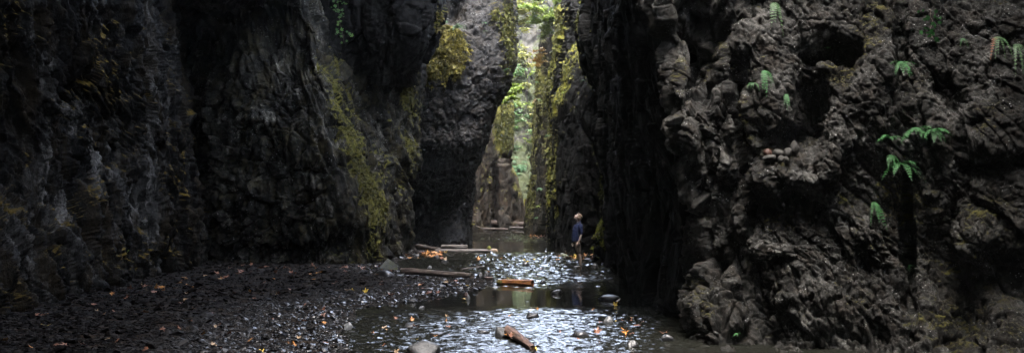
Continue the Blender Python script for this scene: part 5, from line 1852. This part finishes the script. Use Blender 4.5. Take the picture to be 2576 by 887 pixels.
for s in (-1, 1):                                                          # eyes
    v, f = sph(np.array([-0.082, 0.031 * s, 0.002]), (0.0125, 0.0125, 0.0125), 3)
    mesh_np('eye', v @ tipq.T + hc, np.array(f), plain_mat('eye_white', (0.5, 0.48, 0.45), (0.6, 0.58, 0.55), 0.2, 5), person)
    v, f = sph(np.array([-0.0925, 0.032 * s, 0.004]), (0.0035, 0.006, 0.006), 2)
    mesh_np('iris', v @ tipq.T + hc, np.array(f), M['hair'], person)
    v, f = sph(np.array([-0.096, 0.033 * s, 0.026]), (0.006, 0.02, 0.005), 2)
    mesh_np('eyebrow', v @ tipq.T + hc, np.array(f), M['hair'], person)
# hair: wavy, to the nape
hl = [sph((0.018, 0, 0.038), (0.098, 0.086, 0.088), 4), sph((0.065, 0, -0.03), (0.055, 0.075, 0.085), 3), sph((0.085, 0, -0.10), (0.038, 0.06, 0.06), 3), sph((-0.05, 0, 0.085), (0.045, 0.06, 0.026), 3)]
rh = np.random.default_rng(4)
for k in range(26):
    a = rh.uniform(-1.9, 1.9)
    h = rh.uniform(-0.13, 0.07)
    hl.append(sph((0.03 + 0.085 * math.cos(a) * (0.9 if h < 0 else 0.8), 0.08 * math.sin(a), h), (0.026, 0.026, 0.034), 2))
for s in (-1, 1):
    hl.append(sph((0.03, 0.075 * s, -0.02), (0.035, 0.02, 0.05), 3))
fuse('hair', [(v @ tipq.T + hc, f) for v, f in hl], M['hair'], person, 0.007, 1)
# shirt with rolled sleeves
sp = [limb_chain([(-0.085, 0, 0.86, 0.125, 0.172), (-0.10, 0, 0.93, 0.128, 0.168), (-0.098, 0, 1.04, 0.124, 0.160), (-0.075, 0, 1.18, 0.130, 0.170), (-0.03, 0, 1.33, 0.122, 0.180), (0.0, 0, 1.415, 0.085, 0.13), (-0.008, 0, 1.455, 0.066, 0.072)])]
for s in (-1, 1):
    fx = -0.03 if s < 0 else -0.10
    sh = (0.005, 0.165 * s, 1.395)
    el = (0.035 + fx * 0.3, 0.215 * s, 1.10)
    e2 = (0.028 + fx * 0.35, 0.216 * s, 1.085)
    sp.append(limb_chain([(-0.0, 0.09 * s, 1.41, 0.066), sh + (0.070,), mid(sh, el, 0.4) + (0.065,), mid(sh, el, 0.8) + (0.056,), e2 + (0.052,)]))
shirt = fuse('shirt', sp, M['shirt'], person, 0.009, 2)
me = shirt.data                                                            # soft folds
P_ = np.array([v.co[:] for v in me.vertices])
n_ = np.array([v.normal[:] for v in me.vertices])
fd = perlin(P_ * np.array([9, 9, 14]), 3) * 0.011 + perlin(P_ * np.array([20, 20, 26]), 4) * 0.005
me.vertices.foreach_set('co', (P_ + n_ * fd[:, None]).astype(np.float32).ravel())
me.update()
col_parts = []
for k in range(20):
    a = 2 * math.pi * k / 20
    col_parts.append(sph((-0.012 - 0.064 * math.cos(a), 0.068 * math.sin(a), 1.478 - 0.022 * math.cos(a)), (0.016, 0.016, 0.026), 2))
fuse('collar', col_parts, M['collar'], shirt, 0.006, 1)
# shorts
sp = [limb_chain([(-0.065, 0, 0.93, 0.118, 0.160), (-0.06, 0, 0.86, 0.122, 0.168), (-0.055, 0, 0.79, 0.115, 0.165)])]
for s in (-1, 1):
    kx = 0.01 * s
    sp.append(limb_chain([(-0.055, 0.082 * s, 0.86, 0.10, 0.095), (-0.045 + kx, 0.095 * s, 0.68, 0.096), (-0.03 + kx, 0.098 * s, 0.54, 0.09), (-0.025 + kx, 0.099 * s, 0.48, 0.088)]))
fuse('shorts', sp, M['shorts'], person, 0.009, 2)
for s in (-1, 1):
    kx = 0.01 * s
    sh_ = fuse('shoe', [limb_chain([(0.035 + kx, 0.106 * s, 0.15, 0.048), (0.035 + kx, 0.107 * s, 0.07, 0.05), (-0.07 + kx, 0.115 * s, 0.05, 0.047), (-0.17 + kx, 0.122 * s, 0.04, 0.036)])], M['shoe'], person, 0.008, 1)
    fuse('sole', [limb_chain([(0.07 + kx, 0.107 * s, 0.008, 0.012, 0.045), (-0.07 + kx, 0.115 * s, 0.008, 0.012, 0.05), (-0.205 + kx, 0.122 * s, 0.008, 0.012, 0.036)])], M['sole'], sh_, 0.006, 1)
# ------------------------------------------------------------------ thin haze in the gorge, added to lift the blacks
t = NT('haze')
v = t.n('VolumePrincipled')
v.inputs['Color'].default_value = (0.85, 0.92, 0.95, 1)
v.inputs['Density'].default_value = 0.00015
v.inputs['Anisotropy'].default_value = 0.2
t.l(v.outputs[0], t.out.inputs['Volume'])
hv = np.array([(x, y, z) for x in (-60, 60) for y in (-60, 175) for z in (-1.6, 46)], float)
hf = np.array([(0, 1, 3, 2), (4, 6, 7, 5), (0, 4, 5, 1), (2, 3, 7, 6), (0, 2, 6, 4), (1, 5, 7, 3)])
haze = mesh_np('haze', hv, hf, t.m, None, False)
tag(haze, kind='stuff')
# ------------------------------------------------------------------ daylight and camera
SUN_EL, SUN_AZ = 74.0, 188.0     # azimuth of the sun clockwise from +Y
w = bpy.data.worlds.new('World')
scene.world = w
w.use_nodes = True
nt = w.node_tree
sky = nt.nodes.new('ShaderNodeTexSky')
sky.sky_type = 'NISHITA'
sky.sun_disc = False
sky.sun_elevation = R(SUN_EL)
sky.sun_rotation = R(SUN_AZ)
sky.air_density = 1.0
sky.dust_density = 4.0
sky.ozone_density = 1.0
hs = nt.nodes.new('ShaderNodeHueSaturation')      # thin overcast: paler than a clear sky
hs.inputs['Saturation'].default_value = 0.62
nt.links.new(sky.outputs[0], hs.inputs['Color'])
nt.links.new(hs.outputs[0], nt.nodes['Background'].inputs[0])
nt.nodes['Background'].inputs[1].default_value = 0.15
sl = bpy.data.lights.new('sun', 'SUN')
sl.energy = 0.5
sl.angle = R(35)
sl.color = (1.0, 0.95, 0.88)
so = bpy.data.objects.new('sun', sl)
COL.objects.link(so)
az, el = R(SUN_AZ), R(SUN_EL)
d = Vector((math.sin(az) * math.cos(el), math.cos(az) * math.cos(el), math.sin(el)))
so.rotation_euler = d.to_track_quat('Z', 'Y').to_euler()
so.location = (0, 0, 60)

cam = bpy.data.cameras.new('camera')
co_ = bpy.data.objects.new('camera', cam)
COL.objects.link(co_)
co_.location = (0, 0, EYE)
co_.rotation_euler = (R(90), 0, 0)
cam.sensor_width = 36
cam.lens = 36
cam.shift_y = 86.5 / 2576
cam.clip_end = 1000
cam.clip_start = 0.1
scene.camera = co_
scene.view_settings.view_transform = 'Standard'
scene.view_settings.look = 'None'
scene.view_settings.exposure = 4.45
scene.view_settings.gamma = 1.0

scene.cycles.max_bounces = 8
scene.cycles.diffuse_bounces = 5
scene.cycles.glossy_bounces = 3
scene.cycles.use_denoising = True
scene.cycles.caustics_reflective = False
scene.cycles.caustics_refractive = False
scene.cycles.sample_clamp_indirect = 6
